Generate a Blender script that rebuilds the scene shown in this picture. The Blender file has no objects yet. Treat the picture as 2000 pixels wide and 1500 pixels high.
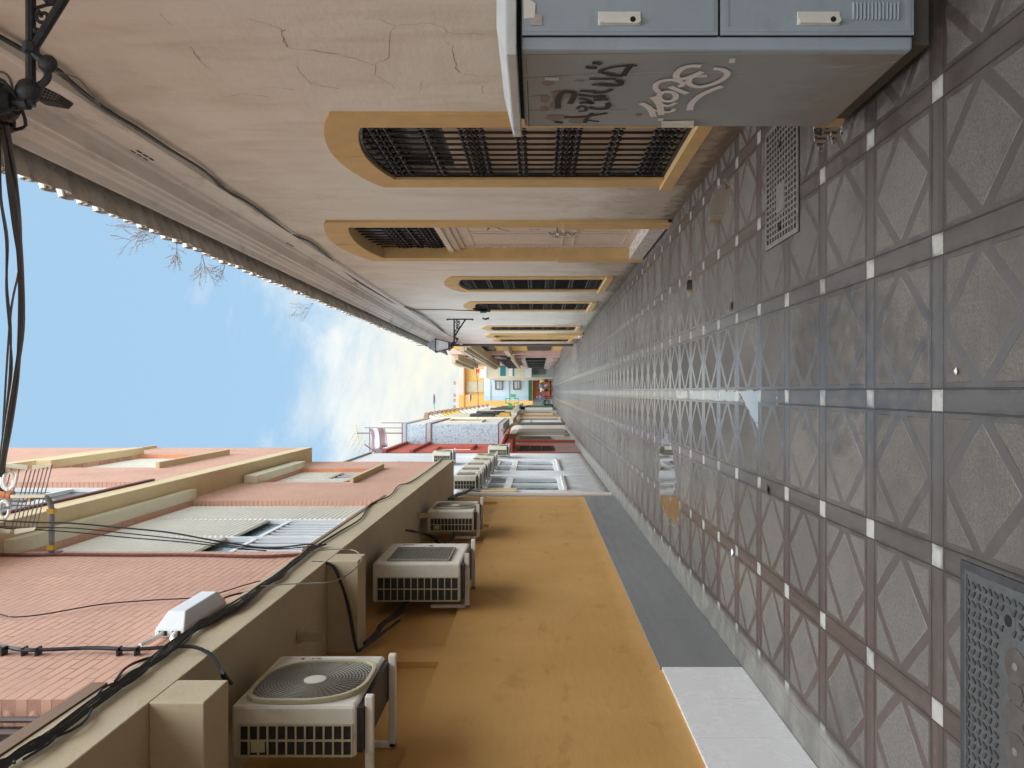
import bpy, bmesh, math, random
from mathutils import Vector, Matrix
from mathutils.geometry import tessellate_polygon
random.seed(7)
R = math.radians
S = bpy.context.scene
COL = S.collection

# ------------------------------------------------------------------ camera
F, CX, CY, H = 1510.0, 1050.0, 768.0, 1.55        # focal length and vanishing point of the 2000x1500 photograph
cam = bpy.data.cameras.new('camera')
cam_o = bpy.data.objects.new('camera', cam); COL.objects.link(cam_o)
cam.sensor_width = 36; cam.lens = F / 2000 * 36
cam.shift_x = -(CX - 1000) / 2000; cam.shift_y = (CY - 750) / 2000
cam.clip_start = .05; cam.clip_end = 2000
# the phone was turned on its side: image left is up, image top is the right of the street
m = Matrix(((0, 1, 0), (0, 0, -1), (-1, 0, 0)))     # columns: camera x, y, z axes in the world
cam_o.matrix_world = Matrix.Translation((0, 0, H)) @ m.to_4x4()
S.camera = cam_o

# ------------------------------------------------------------------ node helper
class NT:
    def __init__(s, tree): s.t = tree; s.n = tree.nodes; s.l = tree.links
    def new(s, typ, **kw):
        n = s.n.new(typ)
        for k, v in kw.items(): setattr(n, k, v)
        return n
    def put(s, sock, v):
        if v is None: return
        if hasattr(v, 'is_linked') or hasattr(v, 'links'): s.l.new(v, sock)
        else:
            if sock.type == 'RGBA' and not hasattr(v, '__len__'): v = (v, v, v, 1)
            if sock.type == 'RGBA' and len(v) == 3: v = (*v, 1)
            sock.default_value = v
    def m(s, op, a, b=None, c=None):
        n = s.new('ShaderNodeMath', operation=op)
        for i, v in enumerate((a, b, c)):
            if v is not None: s.put(n.inputs[i], v)
        return n.outputs[0]
    def mr(s, v, a, b, c=0, d=1, smooth=True):
        n = s.new('ShaderNodeMapRange', interpolation_type='SMOOTHSTEP' if smooth else 'LINEAR')
        for i, q in enumerate((v, a, b, c, d)): s.put(n.inputs[i], q)
        return n.outputs[0]
    def noise(s, vec, scale, detail=4, rough=.55, dist=0):
        n = s.new('ShaderNodeTexNoise')
        s.put(n.inputs['Vector'], vec); n.inputs['Scale'].default_value = scale
        n.inputs['Detail'].default_value = detail; n.inputs['Roughness'].default_value = rough
        n.inputs['Distortion'].default_value = dist
        return n.outputs['Fac']
    def mix(s, f, a, b, blend='MIX'):
        n = s.new('ShaderNodeMix', data_type='RGBA', blend_type=blend)
        s.put(n.inputs['Factor'], f); s.put(n.inputs['A'], a); s.put(n.inputs['B'], b)
        return n.outputs['Result'] if False else n.outputs[2]
    def xyz(s, vec):
        n = s.new('ShaderNodeSeparateXYZ'); s.put(n.inputs[0], vec); return n.outputs
    def vec(s, x, y, z):
        n = s.new('ShaderNodeCombineXYZ')
        for i, v in enumerate((x, y, z)): s.put(n.inputs[i], v)
        return n.outputs[0]
    def mapv(s, vec, scale=(1, 1, 1), loc=(0, 0, 0)):
        n = s.new('ShaderNodeMapping'); s.put(n.inputs[0], vec)
        n.inputs['Scale'].default_value = scale; n.inputs['Location'].default_value = loc
        return n.outputs[0]
    def pos(s): return s.new('ShaderNodeNewGeometry').outputs['Position']
# NT.mix: make float/colour sockets reliable by index
def _mix(s, f, a, b, blend='MIX'):
    n = s.new('ShaderNodeMix', data_type='RGBA', blend_type=blend)
    s.put(n.inputs[0], f); s.put(n.inputs[6], a); s.put(n.inputs[7], b)
    return n.outputs[2]
NT.mix = _mix

# ------------------------------------------------------------------ sky, sun, exposure
SUN_EL, SUN_AZ = R(66), R(150)       # azimuth clockwise from +Y: high over the roofs on the right, a little behind the camera
W = bpy.data.worlds.new('World'); S.world = W; W.use_nodes = True
w = NT(W.node_tree); w.n.clear()
out = w.new('ShaderNodeOutputWorld'); bg = w.new('ShaderNodeBackground')
sky = w.new('ShaderNodeTexSky', sky_type='NISHITA'); sky.sun_disc = False
sky.sun_elevation = SUN_EL; sky.sun_rotation = SUN_AZ
sky.air_density = 1.0; sky.dust_density = 1.6; sky.ozone_density = 1.2
d = w.new('ShaderNodeTexCoord').outputs['Generated']
dx, dy, dz = w.xyz(d)
zc = w.m('MAXIMUM', dz, 0.02)
px_ = w.m('DIVIDE', dx, w.m('ADD', zc, .12)); py_ = w.m('DIVIDE', dy, w.m('ADD', zc, .12))
pv = w.vec(w.m('MULTIPLY', px_, .62), w.m('MULTIPLY', py_, 1.25), 3.3)
qv = w.vec(w.m('MULTIPLY', dx, 2.6), w.m('MULTIPLY', dy, 1.5), w.m('ADD', w.m('MULTIPLY', dz, 5.2), w.m('MULTIPLY', dx, .9)))
n1 = w.noise(qv, 1.7, 10, .60, .35)
n2 = w.noise(w.mapv(pv, (1, 1, 1), (7, 3, 1)), .55, 4, .55, .2)
veil = w.mr(dz, .46, .10, 0, 1)                     # the lower sky is veiled
cl = w.m('ADD', w.m('MULTIPLY', w.m('SUBTRACT', n1, .5), 2.6), w.m('MULTIPLY', w.m('SUBTRACT', n2, .5), .7))
cl = w.m('ADD', cl, w.m('MULTIPLY', veil, .80))
cl = w.m('ADD', cl, w.mr(dy, .3, -.5, 0, .55))      # unseen cloud added behind the camera for more light in the street
cl = w.mr(cl, .12, .80, 0, 1)
base = w.mix(.85, sky.outputs[0], (3.75, 5.9, 8.0))
n3 = w.noise(w.mapv(qv, (1, 1, 1.3), (3, 5, 2)), 2.6, 9, .62, .3)
cloudc = w.mix(w.mr(dz, .30, .10), (7.7, 8.2, 8.3), (8.8, 8.5, 7.0))
cloudc = w.mix(w.m('MULTIPLY', w.mr(n3, .60, .40, 0, .75), w.mr(dz, .08, .24, .35, 1)), cloudc, (5.9, 6.9, 7.5))
cl = w.m('MAXIMUM', cl, w.mr(dz, .58, .78, 0, .92))      # white cloud added overhead, out of view, to keep the light neutral
skyc = w.mix(cl, base, cloudc)
bright = w.mr(dz, .60, .92, 1.0, 4.5)               # unseen overhead sky boosted to brighten the street walls
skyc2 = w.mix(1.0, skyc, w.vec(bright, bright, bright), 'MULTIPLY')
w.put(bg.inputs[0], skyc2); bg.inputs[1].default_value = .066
w.l.new(bg.outputs[0], out.inputs[0])
sun = bpy.data.lights.new('sun', 'SUN'); sun.energy = 3.3; sun.angle = R(85); sun.color = (.96, .985, 1)
sun_o = bpy.data.objects.new('sun', sun); COL.objects.link(sun_o)
sd = Vector((math.sin(SUN_AZ) * math.cos(SUN_EL), math.cos(SUN_AZ) * math.cos(SUN_EL), math.sin(SUN_EL)))
sun_o.rotation_euler = sd.to_track_quat('Z', 'Y').to_euler()
S.view_settings.view_transform = 'Standard'; S.view_settings.look = 'None'
S.view_settings.exposure = .85; S.view_settings.gamma = 1
S.render.engine = 'CYCLES'
S.cycles.max_bounces = 6; S.cycles.diffuse_bounces = 4; S.cycles.glossy_bounces = 3
S.cycles.use_denoising = True

# ------------------------------------------------------------------ photograph pixel -> point in the street
def at(x, y, Y): return Vector(((CY - y) * Y / F, Y, H + (CX - x) * Y / F))
def on_x(x, y, X): return at(x, y, X * F / (CY - y))
def on_z(x, y, Z=0): return at(x, y, (H - Z) * F / (x - CX))

# ------------------------------------------------------------------ materials
def lin(c):
    c = [v / 255 for v in c]
    return tuple(v / 12.92 if v <= .04045 else ((v + .055) / 1.055) ** 2.4 for v in c)
def base_mat(name):
    mt = bpy.data.materials.new(name); mt.use_nodes = True
    t = NT(mt.node_tree); b = t.n['Principled BSDF']
    return mt, t, b
def mat(name, rgb, rough=.7, vary=.12, scale=3, bump=.0, bscale=60, metal=0, dirt=0, dirt_rgb=(70, 60, 50), dscale=1.2, stretch=(1, 1, 1), spec=None):
    mt, t, b = base_mat(name)
    c = lin(rgb); p = t.pos(); pm = t.mapv(p, stretch)
    n = t.noise(pm, scale, 5, .6)
    col = t.mix(t.mr(n, .3, .7), tuple(v * (1 - vary) for v in c), tuple(min(1, v * (1 + vary)) for v in c))
    if dirt:
        dn = t.mr(t.noise(pm, dscale, 7, .65, .4), .52, .75)
        col = t.mix(t.m('MULTIPLY', dn, dirt), col, lin(dirt_rgb))
    t.put(b.inputs['Base Color'], col)
    t.put(b.inputs['Roughness'], t.mr(t.noise(pm, scale * 4, 3), .3, .7, max(0, rough - .08), min(1, rough + .08)))
    b.inputs['Metallic'].default_value = metal
    if spec is not None: b.inputs['Specular IOR Level'].default_value = spec
    if bump:
        bn = t.new('ShaderNodeBump'); bn.inputs['Strength'].default_value = 1; bn.inputs['Distance'].default_value = bump
        t.put(bn.inputs['Height'], t.noise(p, bscale, 5, .6)); t.l.new(bn.outputs[0], b.inputs['Normal'])
    return mt

M = {}
M['ochre'] = mat('ochre_paint', (214, 182, 128), .8, .06, 4, .0015, 90, dirt=.25, dirt_rgb=(150, 110, 60))
M['iron'] = mat('black_iron', (22, 24, 30), .42, .25, 20, .0008, 200)
M['iron_lamp'] = mat('dark_lamp_iron', (42, 46, 54), .55, .3, 30, .002, 120)
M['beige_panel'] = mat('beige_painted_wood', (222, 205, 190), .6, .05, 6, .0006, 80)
M['dark_glass'] = mat('dark_window_glass', (34, 37, 40), .3, .3, 2)
M['glass_blue'] = mat('window_glass', (110, 128, 134), .08, .35, 1.1)
M['white_alu'] = mat('white_aluminium', (228, 230, 232), .4, .03, 5)
M['marble'] = mat('white_marble', (215, 212, 208), .3, .06, 5)
M['tan'] = mat('tan_concrete_paint', (178, 163, 136), .85, .06, 1.5, .002, 50, dirt=.35, dirt_rgb=(150, 128, 96), dscale=2)
M['tan_light'] = mat('cream_yellow_paint', (206, 187, 148), .85, .05, 1.5, .001, 50)
M['lintel'] = mat('beige_lintel', (216, 210, 186), .8, .04, 2, .001, 60, dirt=.25, dirt_rgb=(150, 140, 115))
M['slat'] = mat('cream_shutter', (238, 235, 224), .55, .03, 5)
M['cable'] = mat('black_cable', (20, 21, 25), .5, .2, 30)
M['cable_grey'] = mat('grey_cable', (120, 118, 112), .5, .2, 30)
M['cable_brown'] = mat('brown_painted_cable', (112, 66, 58), .6, .25, 20)
M['cable_tan'] = mat('tan_cable', (176, 160, 138), .6, .2, 20)
M['galv'] = mat('galvanised_steel', (132, 134, 134), .45, .18, 14, metal=.4)
M['ac_white'] = mat('aged_white_enamel', (208, 204, 192), .38, .05, 6, dirt=.4, dirt_rgb=(140, 128, 108), dscale=5)
M['ac_cream'] = mat('cream_grid_plastic', (176, 168, 140), .5, .08, 8, dirt=.4, dirt_rgb=(100, 84, 62), dscale=8)
M['ac_dark'] = mat('dark_coil', (36, 37, 38), .5, .3, 40)
M['ac_fan'] = mat('brown_grey_fan_guard', (96, 90, 82), .5, .1, 10)
M['ac_ring'] = mat('fan_guard_wire', (140, 134, 122), .5, .1, 10)
M['bracket'] = mat('white_bracket', (210, 204, 196), .5, .05, 6, dirt=.5, dirt_rgb=(120, 96, 74), dscale=7)
M['orange_rag'] = mat('orange_tape', (200, 120, 70), .6, .15, 20)
M['yellow_tie'] = mat('yellow_tie', (214, 168, 60), .6, .1, 20)
M['cabinet'] = mat('grey_blue_cabinet_paint', (160, 176, 190), .5, .05, 3, .0006, 60, dirt=.35, dirt_rgb=(112, 110, 108), dscale=3)
M['cab_side'] = mat('cabinet_side_paint', (150, 158, 166), .55, .05, 2.5, .0006, 60, dirt=.3, dirt_rgb=(122, 112, 104), dscale=2.2)
M['cab_lid'] = mat('cabinet_lid', (196, 204, 206), .5, .05, 4, dirt=.4, dirt_rgb=(130, 134, 130), dscale=6)
M['cab_gap'] = mat('door_gap', (26, 28, 32), .8, .1, 4)
M['handle'] = mat('ivory_handle', (228, 230, 224), .35, .03, 10)
M['paint_black'] = mat('black_marker', (24, 24, 28), .5, .3, 30)
M['paint_white'] = mat('white_spray', (226, 228, 230), .6, .04, 30)
M['paint_blue'] = mat('blue_grey_marker', (74, 98, 108), .6, .15, 30)
M['sticker'] = mat('weathered_sticker', (178, 176, 172), .7, .1, 30)
M['patch'] = mat('scraped_patch', (136, 130, 127), .7, .12, 30)
M['plinth'] = mat('dark_cement_plinth', (92, 92, 88), .8, .15, 8, .002, 50, dirt=.5, dirt_rgb=(48, 44, 36))
M['crack'] = mat('crack', (176, 158, 140), .9, .2, 20)
M['roof'] = mat('weathered_roof_tile', (190, 186, 180), .85, .16, 6, .003, 60, dirt=.5, dirt_rgb=(96, 84, 74), dscale=5)
M['cornice'] = mat('greyed_cornice_plaster', (226, 222, 218), .85, .07, 1.2, .0015, 60, dirt=.5, dirt_rgb=(138, 126, 118), dscale=2.5, stretch=(1, .4, 1))
M['white_tile'] = mat('white_wall_tile', (236, 236, 238), .25, .01, 2, dirt=0, dirt_rgb=(190, 190, 195))
M['grey_tile'] = mat('grey_wall_tile', (128, 129, 131), .45, .06, 1.0, dirt=.2, dirt_rgb=(130, 132, 134), stretch=(1, .3, 3))
M['weed'] = mat('dry_weed_stem', (122, 112, 108), .8, .2, 20)
M['weed_tip'] = mat('dry_weed_seed', (196, 172, 170), .8, .3, 20)
M['cast'] = mat('cast_iron_cover', (74, 76, 77), .45, .15, 12, .0015, 120, dirt=.5, dirt_rgb=(60, 58, 56), dscale=8)
M['cast_dark'] = mat('dark_cast_iron', (54, 56, 60), .5, .2, 20)
M['cast_brown'] = mat('cast_iron_emblem', (74, 70, 68), .5, .2, 20)
M['hole'] = mat('dark_hole', (16, 16, 17), .9, .1, 10)
M['grating'] = mat('grey_grating', (112, 108, 104), .55, .15, 15, .001, 100, dirt=.5, dirt_rgb=(70, 64, 60), dscale=6)
M['skin'] = mat('skin', (150, 104, 82), .6, .05, 10)
M['hair'] = mat('dark_hair', (44, 34, 30), .7, .1, 30)
M['hair_grey'] = mat('pale_hair', (180, 172, 160), .7, .1, 30)

def simple(name, rgb, rough=.75, vary=.05, scale=1.5, **k):
    key = 'c_' + name
    if key not in M: M[key] = mat(name, rgb, rough, vary, scale, **k)
    return M[key]

# right-hand plaster: pinkish off-white, damp and patched at its foot, streaked, and darker towards the cornice
def plaster(name, rgb, rgb2, damp, foot=True):
    mt, t, b = base_mat(name)
    p = t.pos(); X, Y, Z = t.xyz(p)
    pm = t.mapv(p, (1, .8, .8))
    n = t.noise(pm, 1.1, 6, .6, .3); n_ = t.noise(t.mapv(p, (1, 2.2, .5)), 1.6, 6, .65, .2)
    col = t.mix(t.mr(n, .3, .7), lin(rgb), lin(rgb2))
    col = t.mix(t.m('MULTIPLY', t.mr(n_, .46, .72), .38), col, lin(damp))
    if foot:
        edge = t.m('ADD', Z, t.m('MULTIPLY', t.m('SUBTRACT', t.noise(t.mapv(p, (1, .7, .7)), 2.2, 6, .65), .5), 1.6))
        f1 = t.mr(edge, 1.25, .25, 0, .62)
        col = t.mix(f1, col, lin(tuple(v * .80 for v in damp)))
        f2 = t.mr(t.m('ADD', Z, t.m('MULTIPLY', t.m('SUBTRACT', t.noise(p, 9, 5), .5), .35)), .22, .02, 0, .75)
        col = t.mix(f2, col, lin((84, 72, 60)))
        up = t.mr(t.m('ADD', Z, t.m('MULTIPLY', t.m('SUBTRACT', t.noise(pm, 1.7, 6, .7), .5), 2.4)), 3.6, 4.9, 0, .45)
        col = t.mix(up, col, lin(tuple(v * .86 for v in damp)))
    if foot:
        gr_ = t.m('MULTIPLY', t.mr(Z, 1.9, .3), t.mr(t.noise(t.mapv(p, (1, 1.6, .7)), 3.2, 8, .7, .6), .50, .66, 0, .5))
        col = t.mix(gr_, col, lin((132, 116, 98)))
    spk = t.mr(t.noise(p, 38, 3, .6), .66, .76, 0, .28)
    col = t.mix(spk, col, lin(damp))
    t.put(b.inputs['Base Color'], col); b.inputs['Roughness'].default_value = .88
    bn = t.new('ShaderNodeBump'); bn.inputs['Distance'].default_value = .006
    h = t.m('ADD', t.noise(t.mapv(p, (1, .6, 1.4)), 5, 6, .6), t.m('MULTIPLY', t.noise(p, 70, 4), .12))
    t.put(bn.inputs['Height'], h); t.l.new(bn.outputs[0], b.inputs['Normal'])
    return mt
M['plaster'] = plaster('old_white_plaster', (240, 238, 232), (232, 227, 219), (204, 190, 172))
M['plaster_white'] = plaster('clean_white_plaster', (226, 228, 232), (216, 219, 224), (186, 184, 180))
M['concrete'] = M['tan']

# ochre ground-floor wall with darker wet-looking smears
def ochre_wall():
    mt, t, b = base_mat('orange_ochre_wall')
    p = t.pos(); X, Y, Z = t.xyz(p)
    n = t.noise(p, .9, 6, .6, .3)
    col = t.mix(t.mr(n, .3, .7), lin((197, 152, 88)), lin((186, 141, 76)))
    sm = t.mr(t.noise(t.mapv(p, (1, .9, 2.2), (0, 3.1, .4)), 1.5, 7, .62, .7), .57, .66, 0, .5)
    zone = t.mr(t.m('ABSOLUTE', t.m('SUBTRACT', Z, 1.35)), .95, .45)
    col = t.mix(t.m('MULTIPLY', sm, zone), col, lin((162, 116, 58)))
    foot = t.mr(t.m('ADD', Z, t.m('MULTIPLY', t.m('SUBTRACT', t.noise(p, 6, 5), .5), .2)), .80, .66, 0, .5)
    col = t.mix(foot, col, lin((214, 168, 104)))
    t.put(b.inputs['Base Color'], col); b.inputs['Roughness'].default_value = .85
    bn = t.new('ShaderNodeBump'); bn.inputs['Distance'].default_value = .003
    t.put(bn.inputs['Height'], t.m('ADD', t.noise(t.mapv(p, (1, .5, 2)), 8, 5), t.m('MULTIPLY', t.noise(p, 160, 3), .2)))
    t.l.new(bn.outputs[0], b.inputs['Normal'])
    return mt
M['ochre_wall'] = ochre_wall()

def brick(name, rgb, mort, soldier=False):
    mt, t, b = base_mat(name)
    p = t.pos(); X, Y, Z = t.xyz(p)
    v = t.vec(Y, Z, 0) if not soldier else t.vec(Z, Y, 0)
    jit = t.noise(p, 2.5, 3)
    v2 = t.vec(t.m('ADD', Y, t.m('MULTIPLY', jit, .06)), t.m('ADD', Z, t.m('MULTIPLY', t.noise(p, 3.5, 4), .030)), 0)
    bt = t.new('ShaderNodeTexBrick'); t.put(bt.inputs['Vector'], v2)
    bt.inputs['Scale'].default_value = 1; bt.inputs['Mortar Size'].default_value = .005
    bt.inputs['Brick Width'].default_value = .26; bt.inputs['Row Height'].default_value = .056
    bt.inputs['Mortar Smooth'].default_value = .35; bt.inputs['Bias'].default_value = 0
    bt.inputs['Color1'].default_value = (*lin(rgb), 1); bt.inputs['Color2'].default_value = (*[x * 1.1 for x in lin(rgb)], 1)
    bt.inputs['Mortar'].default_value = (*lin(mort), 1)
    keep = t.mix(t.mr(t.noise(p, 4.5, 4), .36, .58), lin(rgb), bt.outputs['Color'])
    keep = t.mix(t.mr(t.noise(p, .9, 6, .65), .45, .70, 0, .5), keep, lin(tuple(x * .86 for x in rgb)))
    col = t.mix(t.mr(t.noise(p, 1.3, 5), .35, .75, 0, .35), keep, lin(tuple(min(255, x * 1.06) for x in rgb)))
    t.put(b.inputs['Base Color'], col); b.inputs['Roughness'].default_value = .8
    bn = t.new('ShaderNodeBump'); bn.inputs['Distance'].default_value = .008; bn.invert = True
    t.put(bn.inputs['Height'], t.m('SUBTRACT', bt.outputs['Fac'], t.m('MULTIPLY', t.noise(p, 7, 3), .5)))
    t.l.new(bn.outputs[0], b.inputs['Normal'])
    return mt
M['brick'] = brick('pink_painted_brick', (202, 157, 136), (168, 122, 106))
M['brick_jamb'] = mat('orange_brick_jamb', (222, 150, 110), .8, .06, 4, .002, 30)

# the paving: 60 cm modules of diamond-relief slabs between bands, a white square where bands cross
def paving():
    mt, t, b = base_mat('patterned_paving')
    p = t.pos(); X, Y, Z = t.xyz(p)
    Mo = .604
    xs = t.m('ADD', t.m('SUBTRACT', X, t.m('MULTIPLY', Y, .00265)), .036)
    ys = t.m('SUBTRACT', Y, 2.997)
    wob = t.m('MULTIPLY', t.m('SUBTRACT', t.noise(p, 3, 3), .5), .006)
    ux = t.m('DIVIDE', t.m('ADD', xs, wob), Mo); uy = t.m('DIVIDE', t.m('ADD', ys, wob), Mo)
    # distance to the nearest band centre / offset from the slab centre
    fx = t.m('SUBTRACT', ux, t.m('FLOOR', ux)); fy = t.m('SUBTRACT', uy, t.m('FLOOR', uy))
    pa = t.m('MULTIPLY', t.m('ABSOLUTE', t.m('SUBTRACT', fx, .5)), Mo)
    pb = t.m('MULTIPLY', t.m('ABSOLUTE', t.m('SUBTRACT', fy, .5)), Mo)
    hw = .257
    inx = t.m('LESS_THAN', pa, hw); iny = t.m('LESS_THAN', pb, hw)
    slab = t.m('MULTIPLY', inx, iny)
    white = t.m('MULTIPLY', t.m('SUBTRACT', 1, inx), t.m('SUBTRACT', 1, iny))
    jx = t.mr(t.m('ABSOLUTE', t.m('SUBTRACT', pa, hw)), .0042, .0018)
    jy = t.mr(t.m('ABSOLUTE', t.m('SUBTRACT', pb, hw)), .0055, .0025)
    joint = t.m('MAXIMUM', jx, jy)
    ts = t.m('ADD', pa, pb)
    rh = t.mr(ts, .226, .218)
    tri = t.m('MULTIPLY', t.mr(ts, .286, .294), t.m('MULTIPLY', t.mr(pa, .236, .230), t.mr(pb, .236, .230)))
    raised = t.m('MULTIPLY', t.m('MAXIMUM', rh, tri), slab)
    cen0 = t.mr(t.m('ABSOLUTE', X), 1.0, .5)
    # tone per slab
    wn = t.new('ShaderNodeTexWhiteNoise', noise_dimensions='3D')
    t.put(wn.inputs['Vector'], t.vec(t.m('FLOOR', ux), t.m('FLOOR', uy), 0))
    tone = t.mr(wn.outputs['Value'], 0, 1, .80, 1.14, False)
    grit = t.m('ADD', t.m('MULTIPLY', t.noise(p, 190, 3, .8), .6), t.m('MULTIPLY', t.noise(p, 70, 4, .75), .4)); big = t.noise(p, 1.6, 6, .62, .3)
    side = t.mr(t.m('ABSOLUTE', t.m('SUBTRACT', X, .1)), .35, 1.6)
    redn = t.m('MULTIPLY', side, t.mr(big, .30, .62, .35, 1))
    smooth_c = t.mix(redn, lin((108, 104, 103)), lin((104, 88, 83)))
    rough_c = t.mix(t.mr(grit, .40, .62), lin((112, 108, 104)), lin((156, 151, 144)))
    smooth_c = t.mix(t.mr(grit, .44, .62), smooth_c, t.mix(1, smooth_c, (1.35, 1.35, 1.35), 'MULTIPLY'))
    col = t.mix(raised, smooth_c, rough_c)
    edge = t.m('MULTIPLY', t.mr(t.m('ABSOLUTE', t.m('SUBTRACT', ts, .222)), .008, .002), t.mr(t.noise(p, 5, 4), .4, .6, .1, .5))
    col = t.mix(t.m('MULTIPLY', edge, slab), col, lin((176, 174, 170)))  # edge highlight of the raised diamonds painted as a thin light outline
    mot = t.noise(p, 14, 6, .7)
    col = t.mix(t.mr(mot, .52, .72, 0, .32), col, lin((84, 79, 77)))
    col = t.mix(t.mr(mot, .46, .30, 0, .25), col, lin((156, 151, 146)))
    # worn centre slabs lose the contrast near the camera
    wear = t.m('MULTIPLY', t.mr(t.noise(p, 2.3, 5, .6), .45, .62), t.mr(Y, 6.5, 3.6, 0, .65))
    col = t.mix(t.m('MULTIPLY', wear, t.m('SUBTRACT', 1, side)), col, lin((116, 112, 111)))
    tn = t.mix(1, col, t.vec(tone, tone, tone), 'MULTIPLY')
    wt = t.mix(t.mr(t.noise(p, 11, 4), .45, .75, 0, .55), lin((222, 224, 222)), lin((196, 184, 160)))
    col = t.mix(white, tn, wt)
    col = t.mix(t.m('MULTIPLY', joint, .85), col, lin((62, 58, 56)))
    # dirt along joints, blotches, chewing-gum specks
    jd = t.m('MULTIPLY', t.mr(t.m('MINIMUM', t.m('ABSOLUTE', t.m('SUBTRACT', pa, hw)), t.m('ABSOLUTE', t.m('SUBTRACT', pb, hw))), .03, 0),
             t.mr(t.noise(p, 6, 5, .6), .42, .62, 0, .8))
    col = t.mix(jd, col, lin((78, 72, 70)))
    bl = t.mr(t.noise(t.mapv(p, (1, 1, 1), (4, 9, 0)), 1.1, 8, .68, .5), .50, .68, 0, .45)
    col = t.mix(bl, col, lin((86, 79, 75)))
    vor = t.new('ShaderNodeTexVoronoi'); vor.inputs['Scale'].default_value = 2.1; t.put(vor.inputs['Vector'], p)
    gum = t.mr(vor.outputs['Distance'], .035, .022)
    gs = t.m('MULTIPLY', gum, t.mr(t.noise(p, 1.1, 2), .5, .56))
    col = t.mix(t.m('MULTIPLY', gs, .5), col, lin((70, 66, 64)))
    dk = t.m('MULTIPLY', t.m('MULTIPLY', cen0, raised), t.mr(Y, 4.8, 7.5, 0, .45))     # damp, darkened slab faces beside the gutter
    col = t.mix(dk, col, lin((78, 76, 75)))
    # cement strip along the left wall
    strip = t.mr(t.m('ADD', X, t.m('MULTIPLY', t.m('SUBTRACT', t.noise(p, 5, 4), .5), .08)), -1.80, -1.86)
    cem = t.mix(t.mr(t.noise(p, 3.5, 7, .65), .35, .7), lin((150, 148, 144)), lin((184, 182, 176)))
    col = t.mix(t.m('MULTIPLY', strip, .9), col, cem)
    # damp, and standing water in the central gutter and by the wall
    wn2 = t.m('MULTIPLY', t.m('SUBTRACT', t.noise(p, 16, 4, .6), .5), .5)
    def blob(cx, cy, rx, ry, nz=.5, ns=3.5):
        ax = t.m('DIVIDE', t.m('SUBTRACT', X, cx), rx); ay = t.m('DIVIDE', t.m('SUBTRACT', Y, cy), ry)
        dd = t.m('SQRT', t.m('ADD', t.m('MULTIPLY', ax, ax), t.m('MULTIPLY', ay, ay)))
        return t.m('ADD', dd, t.m('ADD', wn2, t.m('MULTIPLY', t.m('SUBTRACT', t.noise(p, ns, 5, .6), .5), nz * 2.6)))
    wet = None
    for q in ( (-.92, 9.35, .42, .62, .5, 2.5),
              (-1.30, 9.1, .22, .7, .5, 3), (1.62, 6.6, .16, .42, .4, 5), (1.55, 4.05, .22, .35, .6, 6), (1.1, 7.9, .10, .2, .5, 6)):
        f = t.mr(blob(*q), 1.02, .94)
        wet = f if wet is None else t.m('MAXIMUM', wet, f)
    gut = t.mr(t.m('ABSOLUTE', t.m('ADD', xs, t.m('MULTIPLY', wn2, .16))), .050, .042)
    gn = t.m('ADD', t.noise(t.mapv(p, (1, .8, 1)), 3.1, 5, .6), t.mr(t.m('ABSOLUTE', t.m('SUBTRACT', Y, 7.0)), 2.6, .6, -.22, .10))
    wet = t.m('MAXIMUM', wet, t.m('MULTIPLY', gut, t.mr(gn, .46, .485)))
    ed = t.m('MULTIPLY', wn2, .10)
    sp = t.m('MULTIPLY', t.mr(t.m('ADD', Y, t.m('MULTIPLY', ed, .3)), 5.425, 5.435), t.m('MULTIPLY', t.mr(xs, .045, .035),
         t.mr(t.m('ADD', t.m('ADD', xs, ed), t.m('MULTIPLY', t.m('SUBTRACT', 5.43, Y), .50)), -.235, -.225)))
    wet = t.m('MAXIMUM', wet, t.m('MULTIPLY', sp, t.mr(Y, 5.98, 5.95)))
    jw = t.m('MULTIPLY', joint, t.m('MULTIPLY', t.mr(t.m('ABSOLUTE', xs), .55, .3), t.mr(t.m('ABSOLUTE', t.m('SUBTRACT', Y, 8.2)), 3.6, 2.2)))
    wet = t.m('MAXIMUM', wet, t.m('MULTIPLY', jw, t.mr(t.noise(p, 4, 4), .48, .54)))
    damp = t.mr(blob(.12, 3.95, .42, .95, .75, 4), 1.05, .8)
    damp = t.m('MAXIMUM', damp, t.mr(blob(-.05, 7, .35, 2.6, .5, 3), 1.1, .7, 0, .6))
    damp = t.m('MAXIMUM', damp, t.mr(blob(1.45, 3.6, .35, 1.3, .6, 4), 1.1, .8, 0, .9))
    damp = t.m('MULTIPLY', damp, t.mr(t.noise(p, 9, 5, .6), .38, .58))
    damp = t.m('MAXIMUM', damp, wet)
    col = t.mix(t.m('MULTIPLY', damp, .40), col, lin((50, 47, 45)))
    dirtc = t.mr(blob(1.45, 3.5, .16, .62, .5, 8), 1.3, .7, 0, .8)
    col = t.mix(dirtc, col, lin((56, 50, 44)))
    col = t.mix(1, col, (.56, .545, .53), 'MULTIPLY')
    t.put(b.inputs['Base Color'], col)
    cen = t.mr(t.m('ABSOLUTE', X), 1.7, .3)
    r_s = t.m('SUBTRACT', .44, t.m('MULTIPLY', cen, t.mr(Y, 3.5, 8, .02, .24))); r_r = t.m('ADD', .66, t.m('MULTIPLY', cen, .08))
    ro = t.m('ADD', t.m('MULTIPLY', raised, t.m('SUBTRACT', r_r, r_s)), r_s)
    ro = t.m('ADD', ro, t.m('MULTIPLY', t.m('SUBTRACT', big, .5), .22))
    ro = t.m('MULTIPLY', ro, t.m('SUBTRACT', 1, t.m('MULTIPLY', damp, .22)))
    wr = t.m('SUBTRACT', 1, wet)
    ro = t.m('ADD', t.m('MULTIPLY', ro, wr), t.m('MULTIPLY', wet, .03))
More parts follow.
